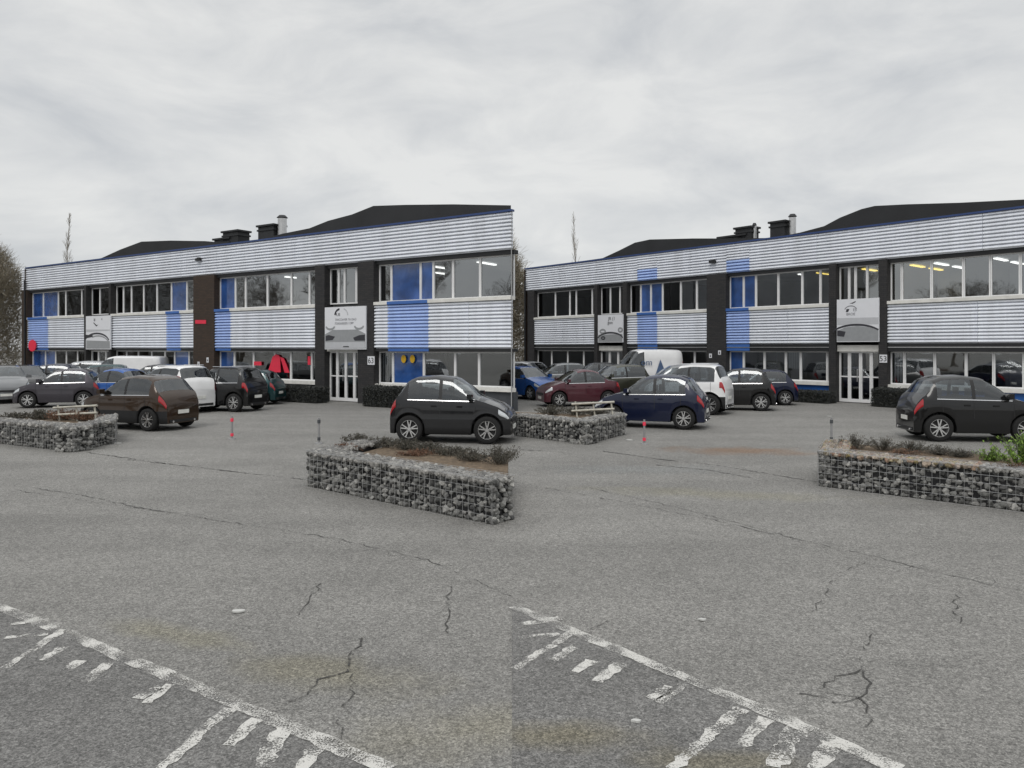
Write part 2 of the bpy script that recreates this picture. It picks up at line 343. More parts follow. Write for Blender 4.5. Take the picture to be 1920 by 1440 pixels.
# ------------------------------------------------------------------ buildings
def text_obj(name, s, size, m, parent, loc, rot, ext=.004, align='CENTER', sx=1.0):
    cu = bpy.data.curves.new(name, 'FONT'); cu.body = s; cu.size = size; cu.extrude = ext; cu.align_x = align
    o = bpy.data.objects.new('tmp', cu); C.objects.link(o); bpy.context.view_layer.update()
    me = bpy.data.meshes.new_from_object(o.evaluated_get(bpy.context.evaluated_depsgraph_get()))
    bpy.data.objects.remove(o); me.materials.clear(); me.materials.append(m)
    t = bpy.data.objects.new(name, me); C.objects.link(t); t.parent = parent; t.location = loc; t.rotation_euler = rot; t.scale = (sx, 1, 1)
    return t

ZT, ZF, ZS, ZB, ZM = 6.9, 5.6, 3.98, 3.85, 2.2
class Facade:
    def __init__(s, P0, P1, skew):
        s.P0 = Vector(P0); d = Vector(P1) - s.P0; s.L = d.length; s.t = d.normalized(); s.n = Vector((-s.t.y, s.t.x)); s.skew = skew
        s.a = math.atan2(s.t.y, s.t.x)
    def s_at(s, px, off=0.0):
        k = (px - 960)/FL; p = s.P0 + s.n*off
        return (k*p.y - p.x)/(s.t.x - k*s.t.y)
    def D(s, px, off=0.0): return s.P0.y + s.n.y*off + s.s_at(px, off)*s.t.y
    def z(s, px, y, off=0.0): return HC - (y - HY)*s.D(px, off)/FL
    def world(s, sl, off, z): p = s.P0 + s.t*sl + s.n*off; return (p.x, p.y, z)

def ribs(mb, x0, x1, z0, z1, y0=0.0, pitch=.128):
    if x1 - x0 > 3.6:                          # sheets butted with a narrow joint
        n = max(2, int((x1-x0)/2.4)); w = (x1-x0)/n
        for i in range(n): ribs(mb, x0+i*w+(.006 if i else 0), x0+(i+1)*w-(.006 if i < n-1 else 0), z0, z1, y0+random.uniform(0,.006), pitch)
        for i in range(1, n):                  # fixings along each joint
            z = z0+.06
            while z < z1:
                mb.box(x0+i*w-.045, x0+i*w-.030, y0-.026, y0-.01, z, z+.014); z += pitch*3
        return
    n = max(1, round((z1-z0)/pitch)); p = (z1-z0)/n; prof = []
    for i in range(n):
        z = z0 + i*p
        prof += [(y0+.075, z), (y0+.075, z+p*.26), (y0-.005, z+p*.30), (y0-.018, z+p*.42), (y0-.012, z+p*.66), (y0+.02, z+p*.97)]
    prof.append((y0+.075, z1))
    for (ya, za), (yb, zb) in zip(prof, prof[1:]):
        mb.face([(x0,ya,za),(x1,ya,za),(x1,yb,zb),(x0,yb,zb)])
    mb.face([(x0, y, z) for y, z in prof] ); mb.face([(x1, y, z) for y, z in reversed(prof)])

def window(root, F, xa, xb, z0, z1, gm, yf=.26, fw=.044, transom=None):
    w = MB(); f = fw
    w.box(xa+.002, xa+f, yf, yf+.07, z0, z1); w.box(xb-f, xb-.002, yf, yf+.07, z0, z1)
    w.box(xa+f, xb-f, yf, yf+.07, z1-.05, z1); w.box(xa+f, xb-f, yf, yf+.07, z0, z0+.05)
    if transom: w.box(xa+f, xb-f, yf+.005, yf+.065, transom-.02, transom+.02)
    wo = w.build('window', M['white'], root)
    g = MB(); g.face([(xa+f, yf+.04, z0+.05),(xb-f, yf+.04, z0+.05),(xb-f, yf+.04, z1-.05),(xa+f, yf+.04, z1-.05)])
    g.build('pane', gm, wo)
    return wo

def building(F, ox, label, cfg):
    root = empty('office_building', (F.P0.x, F.P0.y, 0), F.a)
    tag(root, label, 'building')
    S = F.s_at; L = F.L
    kx, ky = F.skew            # direction of the return walls in local space, per metre back
    dep = 8.0
    # upper fascia, split into long sheets
    xs = cfg['fascia']
    for it in xs:
        a, b, m = it[:3]; zl, zh = (it[3], it[4]) if len(it) > 3 else (ZF, ZT)
        mb = MB(); ribs(mb, S(a)+.002, S(b)-.002, zl, zh); mb.build('upper_fascia', M[m], root)
    mb = MB(); mb.box(-.02, L+.01, -.05, .14, ZT+.002, ZT+.07); mb.build('fascia_capping', M['bluecap'], root)
    mb = MB(); mb.box(0, L, .10, .40, ZF-.14, ZF-.005); mb.build('soffit', M['blackmetal'], root)
    # middle cladding band
    for a, b, m in cfg['band']:
        mb = MB(); ribs(mb, S(a)+.002, S(b)-.002, cfg['zm'], ZB); mb.build('cladding_panel', M[m], root)
        mb = MB(); mb.box(S(a)+.003, S(b)-.003, -.06, .24, ZB+.012, ZS); mb.build('window_sill', M['bluetrim' if m == 'cladding_blue' else 'sill'], root)
        if m == 'cladding_blue':
            mb = MB(); mb.box(S(a)+.003, S(b)-.003, .02, .10, 2.065, cfg['zm']-.006); mb.build('beam_cover', M['bluetrim'], root)
    for a, b in cfg['beam']:
        mb = MB(); mb.box(S(a), S(b), .03, .42, 2.06, cfg['zm']-.004); mb.build('lintel_beam', M['blackmetal'], root)
        if cfg['zm'] > 2.3:
            mb = MB(); mb.box(S(a)+.01, S(b)-.01, .0, .028, 2.20, 2.235); mb.build('beam_trim', M['steel'], root)
    # piers
    for a, b, m in cfg['piers']:
        mb = MB(); mb.box(S(a)+.003, S(b)-.003, -.045, .50, 0, ZF-.006); mb.build('brick_pier', M[m], root)
    # windows
    for (xl, z0, z1) in ((cfg['upper'], ZS+.003, ZF-.143), (cfg['lower'], .80, 2.055)):
        for row in xl:
            pts, mats = row[0], row[1]
            for i in range(len(pts)-1):
                gm = mats[i] if isinstance(mats, (list, tuple)) else mats
                window(root, F, S(pts[i])+.002, S(pts[i+1])-.002, z0, z1, M[gm])
    for a, b, m in cfg['base']:
        mb = MB(); mb.box(S(a)+.003, S(b)-.003, .12, .42, 0, .66); mb.build('base_wall', M[m], root)
        mb = MB(); mb.box(S(a)+.004, S(b)-.004, .02, .30, .664, .796); mb.build('ground_sill', M['sill'], root)
    # doors
    for pts, kind in cfg['doors']:
        n = len(pts)-1
        for i in range(n):
            a, b = S(pts[i])+.002, S(pts[i+1])-.002
            d = MB(); f = .06
            d.box(a, a+f, .24, .32, .03, 2.05); d.box(b-f, b, .24, .32, .03, 2.05)
            d.box(a+f, b-f, .24, .32, 1.99, 2.05); d.box(a+f, b-f, .24, .32, .03, .16); d.box(a+f, b-f, .245, .315, 1.02, 1.07)
            do = d.build('door', M['white'], root)
            g = MB(); g.face([(a+f,.28,.16),(b-f,.28,.16),(b-f,.28,1.99),(a+f,.28,1.99)]); g.build('pane', M['glass'], do)
            if i in (1, 2):
                h = MB(); h.tube((b-f-.05 if i == 1 else a+f+.05, .20, .85), (b-f-.05 if i == 1 else a+f+.05, .20, 1.35), .014, .014, 8); h.build('handle', M['steel'], do)
        mb = MB(); mb.box(S(pts[0])-.02, S(pts[-1])+.02, .10, .50, 2.052, 2.30 if cfg['zm'] > 2.3 else 2.19); mb.build('door_canopy', M['sill'], root)
        # wood panel inside the lobby
        mb = MB(); mb.box(S(pts[0]), S(pts[-1]), 1.6, 1.7, 1.45, 2.04); mb.build('lobby_panel', M['orange'], root)
    # structure: rooms behind the glass (skewed plan)
    def sk(x, y): return (x + kx*y, y)
    mb = MB()
    def slab(z0, z1, mi=0):
        p = [(0,.44),(L-.02+kx*.44,.44),(L-.02+kx*dep,dep),(0,dep)]
        mb.prism([(x,y,z0) for x,y in p], (0,0,z1-z0), mi)
    slab(.0, .04); slab(2.10, 2.16); slab(3.80, 3.96); slab(5.47, 5.58)
    for xx0 in (0.05,):
        mb.box(0, .1, .44, dep, .04, ZF-.2)
    mb.face([(L-.05+kx*.44,.44,0),(L-.05+kx*dep,dep,0),(L-.05+kx*dep,dep,ZT),(L-.05+kx*.44,.44,ZT)])
    mb.build('interior_structure', M['interior'], root)
    # back wall of rooms
    mb = MB(); back = 5.0
    mb.face([(0,back,0),(L+kx*back-.1,back,0),(L+kx*back-.1,back,5.47),(0,back,5.47)]); mb.build('room_back_wall', M['interior'], root)
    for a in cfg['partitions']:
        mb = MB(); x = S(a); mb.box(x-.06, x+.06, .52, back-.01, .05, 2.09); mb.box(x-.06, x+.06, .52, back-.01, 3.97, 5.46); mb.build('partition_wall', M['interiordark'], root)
    # outer end wall + back wall + roof
    mb = MB()
    mb.prism([(L+.0, .0, 0),(L+kx*dep, dep, 0),(L+kx*dep-.04, dep, 0),(L-.04,.0,0)], (0,0,ZT-.01)); mb.build('end_wall', M['interior'], root)
    mb = MB(); mb.box(-.06,-.002,-.05,dep,0,ZT-.01); mb.build('end_wall', M['brickbrown'], root)
    mb = MB(); mb.box(0, L+kx*dep-.1, dep+.002, dep+.1, 0, ZT-.01); mb.build('rear_wall', M['interior'], root)
    # corner drainpipe
    mb = MB(); mb.tube((.10,-.12,.05),(.10,-.12,ZF+.6), .05,.05,10); mb.build('drainpipe', M['blackmetal'], root)
    off = 1.0
    rf = MB(); prof = cfg['roof']; pts = []
    for x, y in prof: pts.append((S(x, off), off, F.z(x, y, off)))
    pts = [(pts[-1][0], off, ZT-.3)] + [(pts[0][0], off, ZT-.3)] + pts
    ext = (kx*(dep-1.0), dep-1.0, -.25)
    rf.prism(pts, ext); 
    ro = rf.build('roof', M['roofblack'], root)
    fl = MB(); p = [(0,.10),(L-.06,.10),(L-.06+kx*dep,dep),(0,dep)]
    fl.prism([(x,y,ZT-.12) for x,y in p], (0,0,.08)); fl.build('roof_deck', M['roofblack'], root)
    # chimneys and flues
    for kind, xa, xb, ya, yb, m in cfg['chim']:
        o2 = 2.6; xm = (xa+xb)/2
        z0 = F.z(xm, yb, o2) - .5; z1 = F.z(xm, ya, o2); a = S(xa, o2); b = S(xb, o2); c = MB()
        if kind == 'box':
            c.box(a+.08, b-.08, o2, o2+.7, z0, z1-.09); c.box(a, b, o2-.08, o2+.78, z1-.088, z1); c.box(a+.02, b-.02, o2-.04, o2+.74, z1-.30, z1-.22)
            c.build('vent_box', M[m], ro)
        else:
            r = (b-a)/2*.8; xc = (a+b)/2
            c.tube((xc,o2+.3,z0),(xc,o2+.3,z1-.16), r, r, 16, 0, True); c.tube((xc,o2+.3,z1-.12),(xc,o2+.3,z1), r*1.25, r*.7, 16, 1, True); c.tube((xc,o2+.3,z1-.17),(xc,o2+.3,z1-.11), r*.4, r*.4, 8, 1)
            c.build('flue', [M['steel'], M[m]], ro)
    # camera-like wall lamp on fascia
    for x, y in cfg['walllamp']:
        s_ = S(x); z_ = F.z(x, y); mb = MB(); mb.box(s_-.16, s_+.16, -.16, -.03, z_-.06, z_+.06); mb.box(s_-.1, s_+.1, -.11, -.02, z_+.06, z_+.10); mb.build('floodlight', M['blackmetal'], root)
    # ceiling lamps
    for x, m in cfg['lamps']:
        s_ = S(x, 1.6)
        for k, yy in enumerate((1.3, 3.1)):
            if s_ + .2 > L + kx*(yy+1.2): continue
            mb = MB(); mb.box(s_-.07, s_+.07, yy, yy+1.15, 5.40, 5.44); mb.build('ceiling_lamp', M[m], root)
    # vertical blinds in some windows
    for a, b, z0, z1 in cfg['blinds']:
        mb = MB(); x = S(a)+.08; xe = S(b)-.08
        while x < xe: mb.box(x, x+.07, .40, .405, z0, z1); x += .105
        mb.build('blind', M['signlight'], root)
    return root

A = Facade((-28.9, 44.4), (0.0, 25.7), None)
A.skew = (A.t.y/A.n.y, 1.0)
B = Facade((0.8, 44.8), (19.2, 22.7), None)
B.skew = (0.0, 1.0)
e = A.t.y; # return wall of building A runs straight away from the camera
A.skew = (A.t.y/ A.n.y, 1.0)
cfgA = dict(zm=2.17,
  fascia=[(41,220,'cladding'),(220,480,'cladding'),(480,720,'cladding'),(720,959.5,'cladding')],
  band=[(52,53,'cladding'),(53,90,'cladding_blue'),(90,159,'cladding'),(209,312,'cladding'),(312,338,'cladding_blue'),(338,364,'cladding'),(403,432,'cladding_blue'),(432,592,'cladding'),(702,727,'cladding'),(727,803,'cladding_blue'),(803,959,'cladding')],
  beam=[(52,364),(403,592),(702,959)],
  piers=[(42,52,'brickbrown'),(159,163,'brickdark'),(205,209,'brickdark'),(364,403,'brickbrown'),(592,610,'brickdark'),(672,702,'brickdark')],
  upper=[([52,72,100,114,144,159], ['glassblue','glassblue','glassdarkrefl','glassdarkrefl','glassdarkrefl']), ([163,178,196,205],'glassdarkrefl'),
         ([209,222,237,260,285,312,341,364], ['glassdarkrefl','glassdarkrefl','glassdarkrefl','glassdarkrefl','glassdarkrefl','glassblue','glass']),
         ([403,432,451,492,537,571,592], ['glassblue','glass','glass','glass','glass','glass']), ([610,626,637,659,672],'glass'),
         ([702,725,780,804,841,892,956], ['glass','glassblue','glassblue','glass','glass','glass'])],
  lower=[([52,76,95,115,136,159], ['glassblue','glassblue','glassdarkrefl','glassdarkrefl','glassdarkrefl']), ([209,228,250,275,300,318,345,364],['glassdarkrefl']*5+['glassblue','glassdarkrefl']),
         ([403,430,466,506,536,575,592], ['glassblue','glass','glass','glass','glass','glass']), ([702,728,786,845,890,956], ['glass','glassblue','glass','glass','glass'])],
  base=[(52,159,'greywall'),(209,364,'greywall'),(403,592,'greywall'),(702,959,'greywall')],
  doors=[([163,176,190,205],'d'), ([610,624,640,656,672],'d')],
  partitions=[160,262,364,452,540,600,690,820],
  roof=[(60,501),(120,496),(190,484),(225,468),(265,453),(320,451),(385,452),(430,456),(455,455),(500,446),(530,438),(580,428),(615,414),(660,402),(700,386),(760,384),(850,383),(958,385)],
  chim=[('box',400,432,446,458,'blackmetal'),('box',416,448,432,452,'blackmetal'),('box',482,515,421,448,'blackmetal'),('flue',513,527,402,440,'blackmetal')],
  walllamp=[(375,487)], lamps=[(545,'lampw'),(760,'lampw'),(812,'lampw'),(862,'lampw'),(905,'lampw')],
  blinds=[(403,430,.9,2.0),(702,728,.9,2.0)])
cfgB = dict(zm=2.36,
  fascia=[(986,1195,'cladding'),(1195,1232,'cladding',6.16,6.9),(1195,1232,'cladding_blue',5.6,6.155),(1232,1362,'cladding'),(1362,1405,'cladding',6.16,6.9),(1362,1405,'cladding_blue',5.6,6.155),(1405,1680,'cladding'),(1680,2035,'cladding')],
  band=[(1002,1115,'cladding'),(1176,1195,'cladding'),(1195,1232,'cladding_blue'),(1232,1326,'cladding'),(1362,1405,'cladding_blue'),(1405,1555,'cladding'),(1664,2035,'cladding')],
  beam=[(1002,1115),(1176,1326),(1362,1555),(1664,2035)],
  piers=[(990,1002,'brickdark'),(1115,1121,'brickdark'),(1168,1176,'brickdark'),(1326,1362,'brickdark'),(1555,1568,'brickdark'),(1648,1664,'brickdark')],
  upper=[([1002,1035,1062,1074,1104,1115],'glassdarkrefl'), ([1121,1138,1156,1168],'glassdarkrefl'),
         ([1176,1195,1214,1236,1270,1300,1326], ['glassdarkrefl','glassblue','glassblue','glassdarkrefl','glass','glass']),
         ([1362,1388,1411,1453,1498,1532,1555],['glassblue','glassblue','glass','glass','glass','glass']), ([1568,1586,1598,1620,1648],'glass'),
         ([1664,1685,1741,1801,1852,1908,1970,2035],'glass')],
  lower=[([1002,1028,1058,1088,1115],'glassdarkrefl'), ([1176,1195,1235,1265,1296,1326],['glassdarkrefl','glassblue','glassdarkrefl','glassdarkrefl','glassdarkrefl']),
         ([1362,1388,1427,1467,1495,1545,1555],['glassblue','glass','glass','glass','glass','glass']), ([1664,1690,1747,1806,1858,1915,1975,2035],'glass')],
  base=[(1002,1115,'bluewall'),(1176,1326,'greywall'),(1362,1405,'bluewall'),(1405,1555,'bluewall'),(1664,1760,'greywall'),(1760,2035,'bluewall')],
  doors=[([1121,1137,1153,1168],'d'), ([1568,1587,1608,1628,1648],'d')],
  partitions=[1118,1244,1344,1498,1560,1656,1800],
  roof=[(1030,499),(1080,491),(1130,484),(1160,470),(1190,455),(1218,449),(1300,447),(1385,447),(1450,446),(1500,436),(1545,424),(1575,408),(1615,392),(1640,386),(1700,383),(1800,380),(1920,374),(2020,370)],
  chim=[('box',1345,1400,441,452,'blackmetal'),('box',1376,1410,425,450,'blackmetal'),('box',1441,1474,414,438,'blackmetal'),('flue',1472,1487,400,426,'blackmetal'),('flue',1404,1412,417,440,'blackmetal')],
  walllamp=[(1338,491)], lamps=[(1505,'lampw'),(1535,'lampy'),(1625,'lampy'),(1715,'lampy'),(1760,'lampw'),(1815,'lampy'),(1872,'lampw')],
  blinds=[(1467,1495,1.3,2.0),(1664,1690,.9,2.0)])
rootA = building(A, 0, 'two-storey silver clad office block with blue panels, the one filling the left half', cfgA)
rootB = building(B, 960, 'two-storey silver clad office block with blue panels, the one filling the right half', cfgB)

# ------------------------------------------------------------------ signs on the facades
def sign(F, xa, xb, ya, yb, label, style):
    a = F.s_at(xa, -.12); b = F.s_at(xb, -.12); xm = (xa+xb)/2
    z1 = F.z(xm, ya, -.12); z0 = F.z(xm, yb, -.12); w = b-a; h = z1-z0
    P = F.world(a, -.12, z0)
    r = empty('wall_sign', P, F.a); tag(r, label, 'sign', 'white picture signs over the entrances')
    mb = MB(); mb.box(0, w, 0, .06, 0, h); mb.build('sign_board', M['signwhite'], r)
    def shape(name, pts, m, y=-.004):
        q = MB(); q.prism([(x*w, y, z*h) for x, z in pts], (0, -y*.7, 0)); return q.build(name, M[m], r)
    def arc(name, cx, cz, rx, rz, t0, t1, th, m, y=-.006, n=18):
        pts = [(cx+rx*math.cos(t0+(t1-t0)*i/n), cz+rz*math.sin(t0+(t1-t0)*i/n)) for i in range(n+1)]
        pts += [(cx+(rx-th*.7)*math.cos(t0+(t1-t0)*i/n), cz+(rz-th)*math.sin(t0+(t1-t0)*i/n)) for i in range(n, -1, -1)]
        for i in range(n):
            q = [pts[i], pts[i+1], pts[2*n-i], pts[2*n+1-i]]
            if i == 0: mb = MB()
            mb.prism([(x*w, y, z*h) for x, z in q], (0, -y*.6, 0))
        return mb.build(name, M[m], r)
    def txt(s, x, z, size, m='signtext', sx_=1.0): return text_obj('lettering', s, size*h, M[m], r, (x*w, -.005, z*h), (math.pi/2, 0, 0), .002, 'CENTER', sx_)
    if style == 2:
        arc('emblem', .38, .80, .14, .17, R(95), R(175), .045, 'signdark'); arc('emblem', .44, .80, .14, .17, R(0), R(75), .03, 'signlight')
        txt('R.IE', .33, .79, .095, 'signdark'); txt('SVACOAVER TA DAO', .52, .675, .075, 'signtext', .95); txt('TOASARKEES / OPP', .48, .585, .075, 'signtext', .95)
        shape('printed_picture', [(.01,.02),(.99,.02),(.99,.36),(.80,.46),(.2,.46),(.01,.36)], 'signgrey')
        for cx in (.14,.84): arc('printed_mirror', cx, .55, .12, .10, R(185), R(355), .05, 'signgrey')
        shape('printed_headlight', [(.02,.20),(.20,.22),(.26,.30),(.10,.34),(.02,.32)], 'signdark', -.007); shape('printed_headlight', [(.98,.20),(.74,.20),(.70,.27),(.85,.33),(.98,.34)], 'signdark', -.007)
        shape('printed_bumper', [(.02,.03),(.98,.03),(.98,.17),(.02,.17)], 'signlight', -.0065); shape('printed_badge', [(.46,.05),(.60,.05),(.60,.075),(.46,.075)], 'signdark', -.010)
    elif style == 1:
        txt('||||', .36, .86, .09, 'signdark'); txt('4', .66, .86, .10, 'signdark')
        shape('emblem', [(.30,.80),(.34,.80),(.45,.72),(.52,.74),(.44,.68)], 'signdark'); shape('printed_roof', [(.02,.52),(.98,.55),(.98,.58),(.02,.60)], 'signlight')
        shape('printed_picture', [(.02,.02),(.98,.02),(.98,.24),(.02,.27)], 'signgrey')
        arc('printed_bonnet', .45, .20, .52, .30, R(15), R(165), .05, 'signdark'); arc('printed_bonnet', .5, .10, .48, .32, R(20), R(120), .04, 'signgrey')
        shape('printed_headlight', [(.0,.33),(.28,.37),(.30,.42),(.0,.44)], 'signdark', -.007)
    elif style == 3:
        txt('JR (1', .56, .80, .17, 'signdark'); txt('gon', .50, .66, .17, 'signdark')
        shape('printed_picture', [(.02,.02),(.98,.02),(.98,.30),(.02,.28)], 'signgrey'); 
        arc('printed_mirror', .20, .40, .13, .10, 0, 2*math.pi, .07, 'signgrey'); arc('printed_mirror', .90, .44, .10, .10, 0, 2*math.pi, .07, 'signgrey')
        arc('printed_bonnet', .5, .12, .52, .26, R(10), R(170), .06, 'signdark'); arc('printed_headlight', .22, .16, .09, .07, 0, 2*math.pi, .05, 'signdark', -.008)
    else:
        shape('emblem', [(.31,.90),(.38,.915),(.46,.95),(.46,.925),(.39,.89)], 'signdark'); arc('emblem', .34, .72, .16, .13, R(20), R(160), .02, 'signtext')
        shape('emblem', [(.22,.70),(.28,.70),(.31,.77),(.24,.77)], 'signdark'); txt('E5', .44, .715, .09, 'signtext'); txt('BROE', .34, .62, .085, 'signtext')
        shape('printed_sky', [(.01,.40),(.99,.40),(.99,.555),(.01,.565)], 'signlight'); 
        shape('printed_picture', [(.01,.02),(.99,.02),(.99,.26),(.80,.33),(.5,.37),(.2,.34),(.01,.26)], 'signgrey', -.006)
        arc('printed_roof_line', .46, .10, .66, .32, R(35), R(150), .045, 'signdark', -.009)
        shape('printed_headlight', [(.01,.14),(.18,.12),(.22,.24),(.01,.28)], 'signdark', -.009)
    return r
sign(A, 161, 207, 592, 655, 'narrow white sign with dark check mark over a car bonnet, left block', 1)
sign(A, 609, 686, 575, 655, 'wide white sign with two rows of grey lettering above a car picture, left block', 2)
sign(B, 1121, 1168, 590, 642, 'small white sign reading JR and gon over a dark car picture, right block', 3)
sign(B, 1569, 1648, 560, 641, 'large white sign with slanted emblem and car roof picture over the right entrance', 4)
def plaque(F, x0, x1, y0, y1, txt, label, extra=None):
    off = -.07; a = F.s_at(x0, off); b = F.s_at(x1, off); xm = (x0+x1)/2; z1 = F.z(xm, y0, off); z0 = F.z(xm, y1, off)
    r = empty('number_sign', F.world(a, off, z0), F.a); tag(r, label, 'sign')
    mb = MB(); mb.box(0, b-a, 0, .024, 0, z1-z0); mb.build('sign_plate', M['signwhite'], r)
    text_obj('lettering', txt, (z1-z0)*.95, M['signdark'], r, ((b-a)/2, -.004, (z1-z0)*.18), (math.pi/2,0,0), .002)
plaque(A, 689, 702, 668, 684, '63', 'white house number plate reading 63 on the pier right of the left entrance')
plaque(B, 1649, 1663, 665, 680, '53', 'white house number plate reading 53 on the pier right of the right entrance')
def smallsign(F, x, y, label, m='signwhite', h=.24, w=.15):
    off = -.06; a = F.s_at(x, off); z = F.z(x, y, off)
    r = empty('notice_plate', F.world(a, off, z), F.a); tag(r, label, 'sign')
    mb = MB(); mb.box(-w/2, w/2, 0, .014, -h/2, h/2); mb.build('sign_plate', M[m], r)
    mb = MB(); n = 12; mb.prism([(.035*math.cos(2*math.pi*i/n), -.003, .045*math.sin(2*math.pi*i/n)-.02) for i in range(n)], (0,.0025,0)); mb.prism([(-.01,-.003,.02),(.01,-.003,.02),(.006,-.003,.07),(-.006,-.003,.07)], (0,.002,0)); mb.build('symbol', M['signdark'], r)
smallsign(A, 372, 683, 'small white notice with dark drop symbol, lower one on the brown brick pier')
smallsign(A, 389, 675, 'small white notice with dark drop symbol, upper one on the brown brick pier')
smallsign(B, 1332, 667, 'small white notice, lower of the pair on the charcoal pier behind the black car', h=.20)
smallsign(B, 1349, 661, 'small white notice, upper of the pair on the charcoal pier behind the black car', h=.20)
# red arch shaped sign standing in the window, red roundel, yellow discs
def wallshape(F, name, pts, m, off, label, cat, th=.03, group=None):
    xs = sum(p[0] for p in pts)/len(pts); s0 = F.s_at(xs, off); z0 = min(F.z(p[0], p[1], off) for p in pts)
    q = MB(); q.prism([(F.s_at(x, off)-s0, 0, F.z(x, y, off)-z0) for x, y in pts], (0, th, 0))
    o = q.build(name, M[m]); o.location = F.world(s0, off, z0); o.rotation_euler = (0,0,F.a); tag(o, label, cat, group); return o
ar = wallshape(A, 'arch_sign', [(502,698),(507,682),(511,669),(517,664),(523,666),(525,672),(526,698)], 'redpaint', .225, 'red arch shaped sign in the ground floor window above the hedge', 'sign', .02)
leg = wallshape(A, 'arch_leg', [(526.5,668),(533,671),(538,682),(544,698),(535,698),(530,680)], 'redpaint', .225, None, None, .02); leg.rotation_euler = (0,0,0); leg.location = (A.s_at(532.8+.2,.225)-A.s_at(sum((502,507,511,517,523,525,526))/7,.225), 0, 0); leg.parent = ar
wallshape(A, 'banner', [(476,678),(490,678),(490,685),(476,685)], 'redpaint', .225, 'small dull red sticker on the ground floor window left of the red arch', 'sticker', .012)
wallshape(A, 'banner', [(577,668),(582,668),(582,684),(577,684)], 'redpaint', .225, 'narrow red sticker on the window beside the left entrance pier', 'sticker', .012)
def oval(F, cx, cy, rx, ry, n=20): return [(cx+rx*math.cos(2*math.pi*i/n), cy+ry*math.sin(2*math.pi*i/n)) for i in range(n)]
wallshape(A, 'roundel', oval(A, 60, 648, 7, 11), 'redpaint', -.10, 'red round sign on the blue cladding at the far left end', 'sign', .04)
wallshape(A, 'window_disc', oval(A, 756.5, 673, 4.5, 7.5), 'yellow', .225, 'left one of two amber ovals on the blue window behind the black hatchback', 'sticker', .012)
wallshape(A, 'window_disc', oval(A, 773, 673, 4.5, 7.5), 'yellow', .225, 'right one of two amber ovals on the blue window behind the black hatchback', 'sticker', .012)
wallshape(A, 'nameplate', [(366,600),(386,600),(386,607),(366,607)], 'redpaint', -.065, 'thin dark red plate high on the brown brick pier', 'sign', .012)

# ------------------------------------------------------------------ cars
PROF = {
 'hatch': [(0,.44),(.012,.56),(.045,.66),(.07,.71),(.15,.93),(.22,.985),(.38,1.0),(.52,.965),(.62,.84),(.73,.67),(.80,.635),(.90,.57),(.965,.49),(.99,.42),(1,.34)],
 'suv': [(0,.46),(.01,.60),(.03,.68),(.055,.74),(.11,.95),(.17,.99),(.38,1.0),(.54,.965),(.63,.85),(.73,.70),(.79,.665),(.90,.62),(.965,.55),(.99,.47),(1,.38)],
 'sedan': [(0,.46),(.012,.60),(.03,.68),(.12,.71),(.17,.73),(.28,.93),(.36,.985),(.46,1.0),(.56,.96),(.65,.84),(.75,.68),(.82,.64),(.92,.57),(.97,.5),(.99,.43),(1,.35)],
 'van': [(0,.55),(.006,.90),(.02,.965),(.06,.99),(.3,1.0),(.60,1.0),(.68,.965),(.76,.82),(.85,.62),(.90,.575),(.96,.50),(.99,.42),(1,.32)]}
GL = {'hatch':(.16,.72,.075,.15,.53,.725,.43), 'suv':(.12,.72,.055,.115,.55,.725,.42), 'sedan':(.22,.74,.175,.285,.565,.745,.47), 'van':(.60,.84,0,0,.685,.845,.60)}
def interp(pr, u):
    for (a, za), (b, zb) in zip(pr, pr[1:]):
        if u <= b:
            t = (u-a)/(b-a); return za+(zb-za)*t
    return pr[-1][1]
def sm(pr, u):
    e_ = .012; return sum(interp(pr, min(1, max(0, u+d*e_))) for d in (-1,-.5,0,.5,1))/5
paints = {}
def paint(nm, col, metal=.3):
    if nm not in paints: paints[nm] = mat('paint_'+nm, col, .30, metal, .05, 3, coat=.8, spec=.25)
    return paints[nm]
